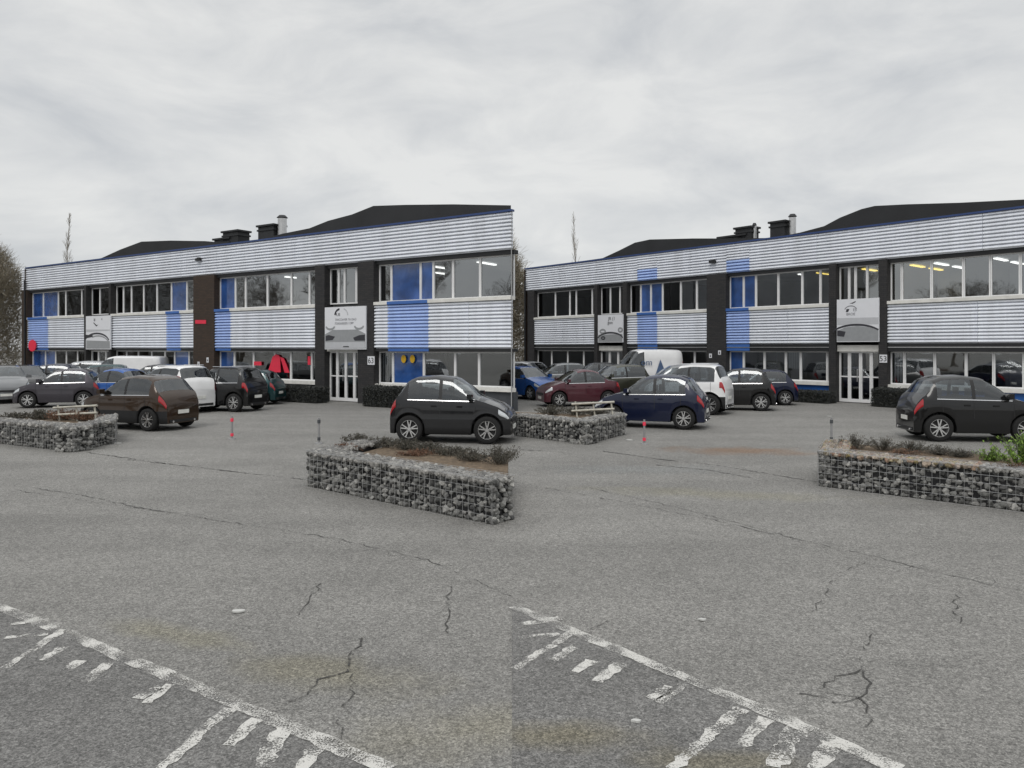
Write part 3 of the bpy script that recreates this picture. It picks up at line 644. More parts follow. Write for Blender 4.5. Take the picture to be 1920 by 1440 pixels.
def wheel(root, x, y, r, side, wd=.19):
    w = empty('wheel', (x, y, r)); w.parent = root
    t = MB(); n = 32; prof = [(r*.66, -wd*.46), (r*.90, -wd*.5), (r*.985, -wd*.38), (r, -wd*.2), (r, wd*.2), (r*.985, wd*.38), (r*.90, wd*.5), (r*.66, wd*.46)]
    for i in range(n):
        a0 = 2*math.pi*i/n; a1 = 2*math.pi*(i+1)/n
        for (ra, ya), (rb, yb) in zip(prof, prof[1:]):
            t.face([(ra*math.cos(a0),ya,ra*math.sin(a0)),(rb*math.cos(a0),yb,rb*math.sin(a0)),(rb*math.cos(a1),yb,rb*math.sin(a1)),(ra*math.cos(a1),ya,ra*math.sin(a1))])
    t.build('tyre', M['tyre'], w, smooth=True, recalc=True)
    q = MB(); yo = side*wd*.43; yi = side*wd*.15
    for i in range(n):      # rim lip and dark dish
        a0 = 2*math.pi*i/n; a1 = 2*math.pi*(i+1)/n
        def P(rr, a, y_): return (rr*math.cos(a), y_, rr*math.sin(a))
        q.face([P(r*.69,a0,yo),P(r*.69,a1,yo),P(r*.635,a1,yo),P(r*.635,a0,yo)], 0)
        q.face([P(r*.635,a0,yo),P(r*.635,a1,yo),P(r*.60,a1,yi),P(r*.60,a0,yi)], 0)
        q.face([P(r*.60,a0,yi),P(r*.60,a1,yi),(0,yi,0)], 1)
    for i in range(5):
        for d in (-.17, .17):
            a = 2*math.pi*i/5 + .3; c = math.cos(a+d*.35); s_ = math.sin(a+d*.35); c2 = math.cos(a+d*1.25); s2 = math.sin(a+d*1.25)
            tx, tz = -math.sin(a), math.cos(a); h = r*.05
            p = [(r*.10*c-tx*h, r*.10*s_-tz*h),(r*.64*c2-tx*h*.8, r*.64*s2-tz*h*.8),(r*.64*c2+tx*h*.8, r*.64*s2+tz*h*.8),(r*.10*c+tx*h, r*.10*s_+tz*h)]
            y0 = side*wd*.40
            q.prism([(X, y0, Z) for X, Z in p], (0, -side*.03, 0), 0)
    q.tube((0,yi,0),(0,side*wd*.45,0), r*.15, r*.12, 14, 0, True)
    q.build('rim', [M['rim'], M['rimdark']], w)
    return w
def car(px, D, yaw, style, L, W, H, pm, label, cat='car', name='parked_car', trim=False, wr=None, rails=False, glassm='carglass', group='cars parked in front of the office blocks'):
    x, y = atd(px, D); root = empty(name, (x, y, .006), R(yaw)); tag(root, label, cat, group)
    pr = PROF[style]; g0, g1, r0, r1, w0, w1, bp = GL[style]
    wr = wr or H*.205; arch = wr*1.15
    xr = .175*L if style != 'van' else .19*L; xf = .815*L if style != 'van' else .80*L
    zs = H*.13; NU = 110; us = []
    for i in range(NU+1):
        us.append(i/NU)
    us = sorted(set(us + [max(0,(xc+d*arch)/L) for xc in (xr, xf) for d in (-.999,-.97,-.9,.9,.97,.999)]))
    if style == 'sedan': H_b = .66
    rows = []
    for u in us:
        X = u*L; zt = sm(pr, u)*H
        e_ = abs(2*u-1); w = W/2*(1 - .22*max(0, (e_-.72)/.28)**2.2)
        belt = H*(.655 - .035*u) if style != 'van' else H*.56
        if zt < belt + .05*H: belt = min(belt, zt - .045*H)
        cab = max(0, (zt-belt)/(H-belt))
        zside = zs
        for xc in (xr, xf):
            dd = arch*arch - (X-xc)**2
            if dd > 0: zside = max(zside, wr + math.sqrt(dd))
        zside = min(zside, zt-.14*H)
        mid = max(H*.36, zside+.03)
        sh = max(belt-.05*H, mid+.02); 
        if belt <= sh: belt = sh+.01
        if zt <= belt: zt = belt+.02
        ww = w*(.945 - (.20 if style != 'van' else .08)*cab)
        sec = [(0,zs),(w*.60,zs),(w*.60,zside),(w*.93,zside),(w*.975,zside+.015),(w*.992,(zside+mid)/2),(w,mid),(w*.978,(mid+sh)/2),(w*.99,sh),(w*.945,belt),
               ((w*.945+ww)/2+.012*cab,(belt+zt)/2),(ww, zt-.055*H*min(1,cab*1.5+.25)),(ww*.90, zt-.018*H),(ww*.62, zt-.003*H),(0,zt+.004*H)]
        rows.append([(X-L/2, yy, zz) for yy, zz in sec])
    nb = len(rows[0])
    def cls(i, j):
        u = (us[i]+us[i+1])/2
        if j in (9,10) and g0 < u < g1:
            if abs(u-bp) < .013: return 'blackplastic'
            if u < g0+.02 and False: return 'body'
            return 'sg'
        if j in (11,12,13) and w0 < u < w1: return 'ws'
        if j in (11,12,13) and r0 < u < r1 and r1 > 0: return 'rw'
        if j == 11 and g0 < u < g1: return 'body'
        if trim and j in (3,4,5): return 'trim'
        if j in (2,1,0): return 'under'
        return 'body'
    groups = {}
    for side in (1, -1):
        for i in range(len(us)-1):
            for j in range(nb-1):
                c = cls(i, j); key = c if c not in ('sg','blackplastic') else c + str(side)
                a, b, c_, d = rows[i][j], rows[i+1][j], rows[i+1][j+1], rows[i][j+1]
                q = [(p[0], p[1]*side, p[2]) for p in (a, b, c_, d)]
                if side < 0: q.reverse()
                groups.setdefault(key, MB()).face(q)
    body = groups['body']
    for r_, rev in ((rows[0], False), (rows[-1], True)):
        pts = [p for p in r_[3:]] + [(p[0], -p[1], p[2]) for p in reversed(r_[3:-1])]
        if rev: pts.reverse()
        body.face(pts)
    body.build('body', pm, root, smooth=True, autosm=38, recalc=True)
    if 'trim' in groups: groups['trim'].build('lower_trim', M['blackplastic'], root, smooth=True, recalc=True)
    groups['under'].build('underbody', M['blackplastic'], root, recalc=True)
    for k in ('sg1','sg-1'):
        if k in groups: groups[k].build('side_window', M[glassm], root, smooth=True, recalc=True)
    if 'ws' in groups: groups['ws'].build('windscreen', M[glassm], root, smooth=True, recalc=True)
    if 'rw' in groups: groups['rw'].build('rear_window', M[glassm], root, smooth=True, recalc=True)
    for k in ('blackplastic1','blackplastic-1'):
        if k in groups: groups[k].build('door_pillar', M['blackplastic'], root, smooth=True, recalc=True)
    def patch(name, ua, ub, ja, jb, side, m, off=.006, ta=0.0, tb=1.0):
        mb = MB(); n = 8
        def S_(u, j, t):
            i = min(range(len(us)-1), key=lambda k: abs(us[k]-u) if us[k] <= u else 9); f = (u-us[i])/(us[i+1]-us[i])
            def L2(a, b): return tuple(a[k]+(b[k]-a[k])*f for k in range(3))
            p = L2(rows[i][j], rows[i+1][j]); q = L2(rows[i][j+1], rows[i+1][j+1])
            return Vector((p[0]+(q[0]-p[0])*t, (p[1]+(q[1]-p[1])*t), p[2]+(q[2]-p[2])*t))
        cols = []
        for a in range(n+1):
            u = ua+(ub-ua)*a/n; col = []
            tt = [(j, 0.0) for j in range(ja, jb)] + [(jb-1, 1.0)]
            tt[0] = (ja, ta); tt[-1] = (jb-1, tb)
            for j, t in tt:
                v = S_(u, j, t); c0 = Vector(((u-.5)*L*.55, 0, H*.42)); d = (v-c0); d.normalize()
                v = v + d*off; col.append((v.x, v.y*side, v.z))
            cols.append(col)
        for a in range(n):
            for b in range(len(cols[0])-1):
                q = [cols[a][b], cols[a+1][b], cols[a+1][b+1], cols[a][b+1]]
                if side < 0: q.reverse()
                mb.face(q)
        return mb.build(name, m, root, smooth=True, recalc=True)
    for s_ in (1, -1):
        patch('headlight', .905, .985, 7, 9, s_, M['headl'], .008, .35, .9)
        if style == 'van': patch('taillight', .002, .02, 6, 10, s_, M['taill'])
        else: patch('taillight', .006, .062, 7, 9, s_, M['taill'], .010, .45, .9)
        for xc in (xr, xf): wheel(root, xc-L/2, s_*(W/2-.10), wr, s_)
        mb = MB(); zmi = H*.66 if style != 'van' else H*.58; xm_ = (w1-.045)*L-L/2
        mb.box(xm_-.05, xm_+.06, s_*W*.47 if s_ > 0 else s_*(W*.47+.17), s_*(W*.47+.17) if s_ > 0 else s_*W*.47, zmi, zmi+.12); mb.build('wing_mirror', pm, root)
        # chrome line below the windows, sill strip and door gaps
        patch('window_trim', g0+.0, g1-.01, 8, 9, s_, M['chrome'], .006, .80, 1.0)
        for ud in (bp, g0+.04, w1-.005):
            if style != 'van' or ud == bp: patch('door_gap', ud-.0018, ud+.0018, 6, 9, s_, M['blackplastic'], .003, 0, .95)
        for ud in (bp-.05, bp+.16):
            if style != 'van': patch('door_handle', ud-.022, ud+.022, 7, 8, s_, pm, .016, .55, .75)
        if rails:
            mb = MB(); mb.tube((L*(.18-.5), s_*W*.36, H*1.0), (L*(.52-.5), s_*W*.36, H*.995), .013, .013, 6, 0, True); mb.build('roof_rail', M['chrome'], root)
    # seats and dashboard seen through the glass
    mb = MB()
    for sx_, zz in ((bp+.02, .0), (bp-.20, -.02)):
        xx = sx_*L-L/2
        for s_ in (1,-1):
            y0 = s_*W*.22; mb.box(xx-.07, xx+.05, y0-.20*W/1.5, y0+.20*W/1.5, H*.30, H*.68); mb.box(xx-.07, xx+.0, y0-.09, y0+.09, H*.69, H*.80)
    mb.build('seats', M['blackplastic'], root)
    mb = MB(); mb.box((w1-.06)*L-L/2, (w1+.0)*L-L/2, -W*.38, W*.38, H*.50, H*.63); mb.build('dashboard', M['blackplastic'], root)
    mb = MB(); mb.box(-L*.34, L*.28, -W*.40, W*.40, H*.28, H*.32); mb.build('cabin_floor', M['blackplastic'], root)
    # plates, grille, bumpers
    xb_ = -L/2-.004; xf_ = L/2+.004
    mb = MB(); mb.box(xb_-.012, xb_+.0, -.19, .19, H*.30, H*.30+.10); mb.build('number_plate', M['plate'], root)
    mb = MB(); mb.box(xf_, xf_+.012, -.20, .20, H*.20, H*.20+.10); mb.build('number_plate', M['plate'], root)
    mb = MB(); mb.box(xf_-.003, xf_+.009, -W*.27, W*.27, H*.31, H*.36); mb.build('grille', M['blackplastic'], root)
    mb = MB(); mb.box(xb_-.010, xb_+.02, -W*.33, W*.33, H*.15, H*.20); mb.build('rear_diffuser', M['blackplastic'], root)
    for s_ in (1,-1):
        mb = MB(); mb.tube((xb_-.03, s_*W*.26, H*.165), (xb_+.08, s_*W*.26, H*.165), .03, .03, 12, 0, True); mb.build('exhaust', M['chrome'], root)
    return root
blk = paint('black', (.003,.003,.0035), 0); nvy = paint('navy', (.005,.009,.032), .1); slv = paint('silver', (.42,.43,.44), .6); wht = paint('white', (.78,.78,.78), 0)
mauve = paint('mauve_grey', (.055,.050,.060), .5); teal = paint('teal', (.008,.045,.05), .4); brn = paint('brown_black', (.034,.017,.007), .4); mar = paint('maroon', (.085,.020,.030), .4)
oliv = paint('olive', (.060,.060,.042), .5); blu = paint('blue', (.010,.085,.33), .3); dsil = paint('dark_silver', (.20,.205,.21), .6); gr = paint('grey', (.007,.0075,.009), .2)
car(6, 30.5, -52, 'suv', 3.3, 1.60, 1.48, dsil, 'silver grey car with bright windscreen at the left edge of the photo')
car(48, 33.5, -50, 'hatch', 3.2, 1.55, 1.42, blk, 'black car with silver reflections parked nose out, second from the left edge')
car(117, 28.0, 192, 'hatch', 2.9, 1.45, 1.42, mauve, 'mauve grey hatchback facing left between the black car and the teal car')
car(178, 31.5, 200, 'suv', 3.0, 1.5, 1.50, teal, 'dark teal car half hidden under the white van, left parking row')
car(262, 20.6, 160, 'hatch', 3.05, 1.45, 1.46, brn, 'brown black hatchback parked just behind the left stone planter', trim=True)
car(240, 36.5, 185, 'van', 3.6, 1.7, 1.80, wht, 'white van behind the parked cars in front of the left block', 'van', 'parked_van')
car(322, 25.8, 152, 'suv', 2.95, 1.5, 1.60, wht, 'white off-roader, tail to the camera, between brown and black cars', trim=True, rails=True)
car(420, 26.4, 162, 'suv', 2.85, 1.4, 1.54, blk, 'black off-roader with silver roof rails at the end of the left row', rails=True)
car(853, 17.8, -8, 'hatch', 2.85, 1.45, 1.54, gr, 'charcoal hatchback facing right, alone in front of the left block windows', trim=True)
car(990, 32.5, -50, 'hatch', 3.0, 1.5, 1.40, blu, 'blue car nose out beside the stone planter in the middle of the photo')
car(1083, 28.5, 194, 'sedan', 3.0, 1.45, 1.38, mar, 'dark maroon saloon facing left behind the middle planter')
car(1152, 31.5, 200, 'suv', 2.9, 1.5, 1.50, oliv, 'olive grey car half hidden beside the tall white van')
car(1222, 21.0, 158, 'hatch', 3.05, 1.45, 1.45, nvy, 'navy blue hatchback parked right behind the middle stone planter')
vb = car(1210, 35.5, 190, 'van', 3.3, 1.7, 2.12, wht, 'tall white van with slate lettering in front of the right block', 'van', 'parked_van')
car(1290, 25.4, 150, 'suv', 2.8, 1.45, 1.66, wht, 'white off-roader, tail to the camera, between navy and black cars in the right row', trim=True, rails=True)
car(1376, 26.8, 163, 'hatch', 2.8, 1.4, 1.48, blk, 'black hatchback at the end of the right row beside the blue base wall')
car(1818, 18.0, -8, 'hatch', 2.95, 1.45, 1.54, blk, 'glossy black hatchback facing right at the right edge of the photo')
car(88, 34.5, 190, 'hatch', 3.3, 1.5, 1.46, nvy, 'dark blue car in the back of the left parking row, behind the mauve hatchback')
car(222, 28.4, 168, 'sedan', 3.1, 1.45, 1.42, blu, 'blue car squeezed between the teal car and the white off-roader', glassm='carglass')
car(462, 29.4, 175, 'hatch', 2.8, 1.4, 1.34, teal, 'dark green car just visible behind the black off-roader')
car(1000, 38.5, -50, 'suv', 3.0, 1.5, 1.5, slv, 'pale silver car behind the blue car in the middle of the photo')
car(1045, 36.5, 190, 'suv', 3.0, 1.5, 1.46, dsil, 'silver grey car in the back row, left of the maroon saloon')
car(1420, 29.2, 172, 'hatch', 2.8, 1.4, 1.36, nvy, 'dark navy car showing behind the black hatchback, right row')
car(150, 36.5, 188, 'suv', 3.2, 1.5, 1.56, slv, 'pale silver car in the back row, behind the teal and mauve cars on the left')
car(285, 31.0, 186, 'hatch', 3.0, 1.5, 1.52, gr, 'charcoal car between the white van and the white off-roader on the left')
car(1262, 29.5, 176, 'suv', 3.0, 1.5, 1.54, dsil, 'silver grey car hidden behind the navy hatchback and the white off-roader')
car(1110, 36.0, 186, 'hatch', 3.0, 1.5, 1.5, gr, 'charcoal car in the back row behind the maroon saloon')
# lettering on the van
t = text_obj('lettering', 'om', .42, M['bluetext'], vb, (.25, .865, 1.38), (math.pi/2, 0, math.pi), .004)
t = text_obj('lettering', 'Go', .34, M['bluetext'], vb, (.75, .865, 1.02), (math.pi/2, 0, math.pi), .004)
mb = MB(); mb.prism([(-.15,.865,.85),(-.75,.865,.85),(-.42,.865,1.65)], (0,-.004,0)); mb.build('emblem', M['bluetext'], vb)

# ------------------------------------------------------------------ gabion planters
def stone(mb, c, s, mi=0):
    ico = [(0,0,1),(.894,0,.447),(.276,.851,.447),(-.724,.526,.447),(-.724,-.526,.447),(.276,-.851,.447),(.724,.526,-.447),(-.276,.851,-.447),(-.894,0,-.447),(-.276,-.851,-.447),(.724,-.526,-.447),(0,0,-1)]
    fc = [(0,1,2),(0,2,3),(0,3,4),(0,4,5),(0,5,1),(1,6,2),(2,7,3),(3,8,4),(4,9,5),(5,10,1),(6,7,2),(7,8,3),(8,9,4),(9,10,5),(10,6,1),(11,7,6),(11,8,7),(11,9,8),(11,10,9),(11,6,10)]
    rz = random.uniform(0, 6.28); rx = random.uniform(0, 6.28); sc = (random.uniform(.7,1.35), random.uniform(.65,1.1), random.uniform(.55,.95)); vs = []
    for v in ico:
        k = random.uniform(.72, 1.18); x, y, z = v[0]*sc[0]*k, v[1]*sc[1]*k, v[2]*sc[2]*k
        y, z = y*math.cos(rx)-z*math.sin(rx), y*math.sin(rx)+z*math.cos(rx); x, y = x*math.cos(rz)-y*math.sin(rz), x*math.sin(rz)+y*math.cos(rz)
        vs.append((c[0]+x*s, c[1]+y*s, c[2]+z*s))
    mb.add(vs, fc, mi)
def gabion(path, h, depth, label, seed, size=.050, capm='stonepale', warm=None, soil=None):
    random.seed(seed)
    ox, oy = path[0]; r = empty('gabion_wall', (ox, oy, 0)); tag(r, label, 'planter wall', 'stone filled gabion planter walls')
    st = MB(); wi = MB(); core = MB(); tot = 0
    for a, b in zip(path, path[1:]):
        a = Vector((a[0]-ox, a[1]-oy)); b = Vector((b[0]-ox, b[1]-oy)); d = (b-a); Ln = d.length; d.normalize(); n = Vector((-d.y, d.x))   # n points to the inside
        tot += Ln
        p = [a+d*.06+n*.06, b-d*.06+n*.06, b-d*.06+n*(depth-.05), a+d*.06+n*(depth-.05)]
        core.prism([(q.x, q.y, .0) for q in p], (0,0,h-.06))
        nx = int(Ln/(size*1.5)); nz = int(h/(size*1.45)); 
        for i in range(nx+1):
            for k in range(nz+1):
                for lay in (0, 1):
                    s_ = size*random.uniform(.7, 1.2); q = a + d*min(Ln-.03,max(.03,(i+random.uniform(-.4,.4))*Ln/nx)) + n*(.045+lay*.05+random.uniform(-.01,.02))
                    stone(st, (q.x, q.y, max(.03, min(h-.04,(k+random.uniform(-.4,.4))*h/nz))), s_)
            for k in range(int(depth/(size*1.5))+1):
                for rep in (0,1):
                    q = a + d*min(Ln-.03,max(.03,(i+random.uniform(-.45,.45))*Ln/nx)) + n*min(depth-.03, k*size*1.5+random.uniform(0,.05))
                    hw = (a + d*(i*Ln/nx)).x
                    stone(st, (q.x, q.y, h-.035+random.uniform(-.015,.02)), size*random.uniform(.6,1.15), 2 if (warm and warm[0] < hw+ox < warm[1]) else 1)
        for e0, sg_ in ((a, 1), (b, -1)):        # stones showing in the end panels
            for u_ in range(int(depth/(size*1.4))+1):
                for k in range(nz+1):
                    q = e0 + d*sg_*(.035+random.uniform(-.01,.02)) + n*min(depth-.04, max(.04, (u_+random.uniform(-.3,.3))*size*1.4))
                    stone(st, (q.x, q.y, max(.03, min(h-.04,(k+random.uniform(-.4,.4))*h/nz))), size*random.uniform(.8,1.3))
        # wire panels
        ng = max(1, int(Ln/.10)); rr = .0028
        for i in range(ng+1):
            q = a + d*(Ln*i/ng); u = q - n*.012; v = q + n*depth
            wi.tube((u.x,u.y,.0),(u.x,u.y,h+.012), rr, rr, 4); wi.tube((u.x,u.y,h+.012),(v.x,v.y,h+.012), rr, rr, 4)
        for k in range(int(h/.10)+2):
            z = min(h+.012, k*h/int(h/.10)); u = a - n*.012; v = b - n*.012; wi.tube((u.x,u.y,z),(v.x,v.y,z), rr, rr, 4)
        for k in range(5):
            u = a + n*depth*k/4; v = b + n*depth*k/4; wi.tube((u.x,u.y,h+.014),(v.x,v.y,h+.014), rr, rr, 4)
    s_ = st.build('stone_fill', [M['stone'], M[capm], M['stonewarm']], r); s_['kind'] = 'stuff'
    core.build('core', M['blackplastic'], r); wi.build('wire_basket', M['steel'], r)
    return r
g1a = gxy(575,912); g1b = (-.24, 2.2*FL/(985-HY)); 
gabion([(g1a[0]+.55, g1a[1]+1.5), g1a, g1b], .56, .42, 'long grey stone gabion wall in the foreground centre, with pale capping stones', 11)
g2a = gxy(1535,912); g2b = gxy(2010,972)
gabion([(g2a[0]+.75, g2a[1]+1.5), g2a, g2b], .56, .42, 'grey stone gabion wall with rusty and yellow capping stones at the right edge', 12, warm=(4.9, 6.5))
gabion([gxy(-90,822), gxy(138,848), gxy(215,831), (-9.9,18.7)], .53, .42, 'stone gabion wall at the left edge, in front of the brown black car', 13, size=.06)
gabion([(.02, 18.7), gxy(1100,834), gxy(1173,815), (2.6,19.6)], .53, .42, 'stone gabion wall in the middle of the photo below the maroon saloon', 14, size=.06)
def soilpatch(poly, z=.44):
    m_ = MB(); m_.prism([(x,y,0.003) for x,y in poly], (0,0,z)); return tag(m_.build('planter_soil', M['soil']), kind='structure')
i1 = [(g1a[0]+.62,g1a[1]+.30),(-.06,g1b[1]+.40),(-.06,g1b[1]+2.6),(g1a[0]+1.2,g1a[1]+2.0)]; soilpatch(i1)
i2 = [(g2a[0]+.5,g2a[1]+.35),(g2b[0],g2b[1]+.5),(g2b[0]+.8,g2b[1]+2.4),(g2a[0]+1.3,g2a[1]+1.9)]; soilpatch(i2)
soilpatch([gxy(-60,815),(-9.75,16.4),(-9.65,17.1),(-10.2,18.8),(-15.5,18.8)]); soilpatch([(.05,19.2),(1.72,17.45),(2.45,18.8),(2.3,19.6),(.05,20.4)])

# ------------------------------------------------------------------ plants
def leafclump(mb, c, r, n, ls, up=.3, mi=0):
    for _ in range(n):
        while True:
            p = Vector((random.uniform(-1,1), random.uniform(-1,1), random.uniform(-1,1)))
            if p.length < 1: break
        k = 1 + .35*noise.noise(Vector(c)*1.7 + p*2.3)
        q = Vector((c[0]+p.x*r[0]*k, c[1]+p.y*r[1]*k, max(.01, c[2]+p.z*r[2]*k)))
        a = Vector((random.gauss(0,1), random.gauss(0,1), random.gauss(0,1)+up)).normalized(); b = a.orthogonal().normalized()
        s_ = ls*random.uniform(.6,1.3)
        mb.face([q-a*s_, q+b*s_*.45, q+a*s_, q-b*s_*.45], mi)
def shrub(x, y, z, w, h, m, label, group, n=700, ls=.022, spiky=True, name='low_shrub', cat='shrub'):
    r = empty(name, (x, y, z)); tag(r, label, cat, group)
    lv = MB(); tw = MB()
    for k in range(int(w*60)+14):
        a = random.uniform(0, 6.28); sp = random.uniform(0, w*.5); ex = math.cos(a)*sp; ey = math.sin(a)*sp*.7; zz = h*random.uniform(.5,1.05)*(1-.35*(sp/(w*.5+.01))**2)
        tw.tube((ex*.25,ey*.25,0),(ex,ey,zz), .004,.0018,3)
        nl = max(3, n//(int(w*60)+14))
        for i in range(nl):
            t_ = random.uniform(.3,1.0); q = Vector((ex*(.25+.75*t_)+random.gauss(0,.02), ey*(.25+.75*t_)+random.gauss(0,.02), zz*t_+random.gauss(0,.012)))
            a_ = Vector((random.gauss(0,.6), random.gauss(0,.6), 1)).normalized(); b_ = a_.orthogonal().normalized(); s_ = ls*random.uniform(.6,1.3)
            lv.face([q-a_*s_, q+b_*s_*.4, q+a_*s_, q-b_*s_*.4])
    tw.build('stems', M['bark'], r); lv.build('foliage', M[m], r)
    return r
random.seed(21)
places = ['nearest the left end of the centre wall','second from the left behind the centre wall','third from the left behind the centre wall','fourth from the left behind the centre wall','fifth from the left behind the centre wall','at the right end of the centre wall']
for k, (px, D, w, h) in enumerate(((672,13.4,.62,.22),(716,13.2,.60,.18),(760,12.9,.66,.20),(805,12.6,.62,.19),(848,12.2,.6,.16),(936,11.3,.75,.30))):
    x, y = atd(px, D); shrub(x, y, .44, w*1.3, h, 'leafheath', 'low grey brown heather tuft, ' + places[k], 'heather tufts in the centre planter', 1500, .016)
places = ['above the rusty capping stones, left end','second from the left above the rusty capping stones','third in the right planter row','fourth in the right planter row','fifth, beside the green bush']
for k, (px, D, w, h) in enumerate(((1602,13.0,.62,.26),(1655,12.8,.66,.24),(1712,12.6,.62,.20),(1762,12.3,.62,.16),(1805,12.0,.5,.12))):
    x, y = atd(px, D); shrub(x, y, .44, w*1.3, h, 'leafheath', 'low grey brown heather tuft, ' + places[k], 'heather tufts in the right planter', 1500, .016)
for k, (px, D, w, h) in enumerate(((75,18.3,.9,.25),(118,18.1,.9,.28),(160,17.9,.9,.26),(30,18.3,.9,.18))):
    x, y = atd(px, D); shrub(x, y, .44, w*1.2, h, 'leafrust' if k in (1,2) else 'leafheath', 'low shrub behind the left stone wall, ' + ['grey brown, below the mauve car','rust brown, left of the brown black car','rust brown, touching the brown black car','grey and small, nearest the left edge'][k], 'shrubs in the left planter', 1300, .022)
for k, (px, D, w, h) in enumerate(((1035,19.6,.9,.26),(1080,19.4,.9,.26),(1125,19.0,.8,.24))):
    x, y = atd(px, D); shrub(x, y, .44, w*1.2, h, 'leafheath', 'low grey shrub in the middle planter, ' + ['left one below the maroon saloon','centre one below the maroon saloon','right one touching the navy car'][k], 'shrubs in the middle planter', 1300, .022)
for k, (px, D, w_, h, m_, lb) in enumerate(((645,12.5,.5,.16,'leafrust','small rusty tuft at the left end of the centre planter'),(885,11.6,.6,.20,'leafheath','grey tuft just left of the last one in the centre planter'),(780,12.2,.6,.10,'leafrust','flat rusty tuft close to the capping stones, centre planter'),(1575,12.6,.45,.14,'leafrust','small rusty tuft beside the dark banded post, right planter'),(1690,12.1,.7,.12,'leafrust','flat rusty tuft in the middle of the right planter'))):
    x, y = atd(px, D); shrub(x, y, .44, w_*1.3, h, m_, lb, None, 1300, .016)
x, y = atd(1908, 10.9); shrub(x+.15, y, .40, 1.15, .62, 'leafgreen', 'fresh yellow green leafy bush at the right edge, behind the stone wall', None, 3400, .030, name='green_bush', cat='bush')
x, y = atd(1860, 11.6); shrub(x, y, .42, .6, .24, 'leafgreen', 'small green plant left of the big green bush', None, 900, .024, name='green_plant', cat='plant')
x, y = atd(1896, 10.3); shrub(x+.1, y, .44, .85, .18, 'leafdry', 'rust brown dry plant under the green bush at the right edge', None, 1500, .022, name='dry_plant', cat='plant')

def hedge(F, xa, xb, depth, h, label, off0=1.1, tail=0):
    a = F.s_at(xa, -off0); b = F.s_at(xb, -off0); ln = b-a
    r = empty('clipped_hedge', F.world(a, -off0, 0), F.a); tag(r, label, 'hedge', 'dark clipped hedges along the buildings')
    lv = MB(); n = int(ln*depth*h*6500)+int(ln*2600)
    for i in range(n):
        x = random.uniform(0, ln); y = random.uniform(0, depth); z = random.uniform(0.02, h)
        f = random.random()
        if f < .4: y = random.gauss(.02,.03)
        elif f < .65: z = h+random.gauss(0,.025)+.04*noise.noise(Vector((x*2,y*2,0)))
        elif f < .75: x = random.choice((0, ln))+random.gauss(0,.03)
        q = Vector((x,y,z)); a_ = Vector((random.gauss(0,1),random.gauss(0,1),random.gauss(0,1))).normalized(); b_ = a_.orthogonal().normalized(); s_ = random.uniform(.018,.034)
        lv.face([q-a_*s_, q+b_*s_*.5, q+a_*s_, q-b_*s_*.5])
    lv.build('foliage', M['leafdark'], r)
    c = MB(); c.box(.06, ln-.06, .06, depth-.06, 0, h-.07); c.build('inner_branches', M['leafdark'], r)
hedge(A, 466, 592, .7, .60, 'dark clipped hedge between the black off-roader and the left entrance')
hedge(A, 680, 790, .8, .72, 'dark clipped hedge between the left entrance and the charcoal hatchback')
hedge(B, 1424, 1552, .7, .45, 'dark clipped hedge below the blue base wall left of the right entrance')
hedge(B, 1634, 1745, .8, .66, 'dark clipped hedge between the right entrance and the glossy black hatchback')

# ------------------------------------------------------------------ trees (bare, winter)
def tree(x, y, h, spread, seed, label, tm='twig', bm='bark', levels=5, r0=.22, dense=1.0, clear=.25, lean=0, group=None, upf=.35, ntw=3, tipr=.006):
    random.seed(seed); r = empty('bare_tree', (x, y, 0)); tag(r, label, 'tree', group)
    tr = MB(); cr = MB()
    def grow(p, d, ln, rad, lev):
        segs = 3; q = p
        for s_ in range(segs):
            d = (d + Vector((random.gauss(0,.11), random.gauss(0,.11), random.gauss(0,.07)+.05*upf))).normalized(); nq = q + d*ln/segs
            ra = rad*(1-.25*s_/segs); rb = rad*(1-.25*(s_+1)/segs)
            (tr if lev >= levels-1 else cr).tube(q, nq, ra, rb, 6 if lev >= levels-1 else 3); q = nq
            if lev > 0 and s_ > 0 and lev < levels:
                for _ in range(int(ntw*dense*.5+random.random()*.8)):
                    nd = (d + Vector((random.gauss(0,1), random.gauss(0,1), random.gauss(0,.5)+upf))*.55*spread).normalized(); grow(q, nd, ln*random.uniform(.5,.75), rb*.55, lev-1)
        if lev > 0:
            for _ in range(max(2, int(ntw*dense))):
                nd = (d + Vector((random.gauss(0,1), random.gauss(0,1), random.gauss(0,.5)+upf))*.5*spread).normalized(); grow(q, nd, ln*random.uniform(.62,.85), max(tipr, rb*.62), lev-1)
    grow(Vector((0,0,-.05)), Vector((lean,0,1)).normalized(), h*clear, r0, levels)
    tr.build('trunk', M[bm], r); cr.build('crown', M[tm], r)
    return r
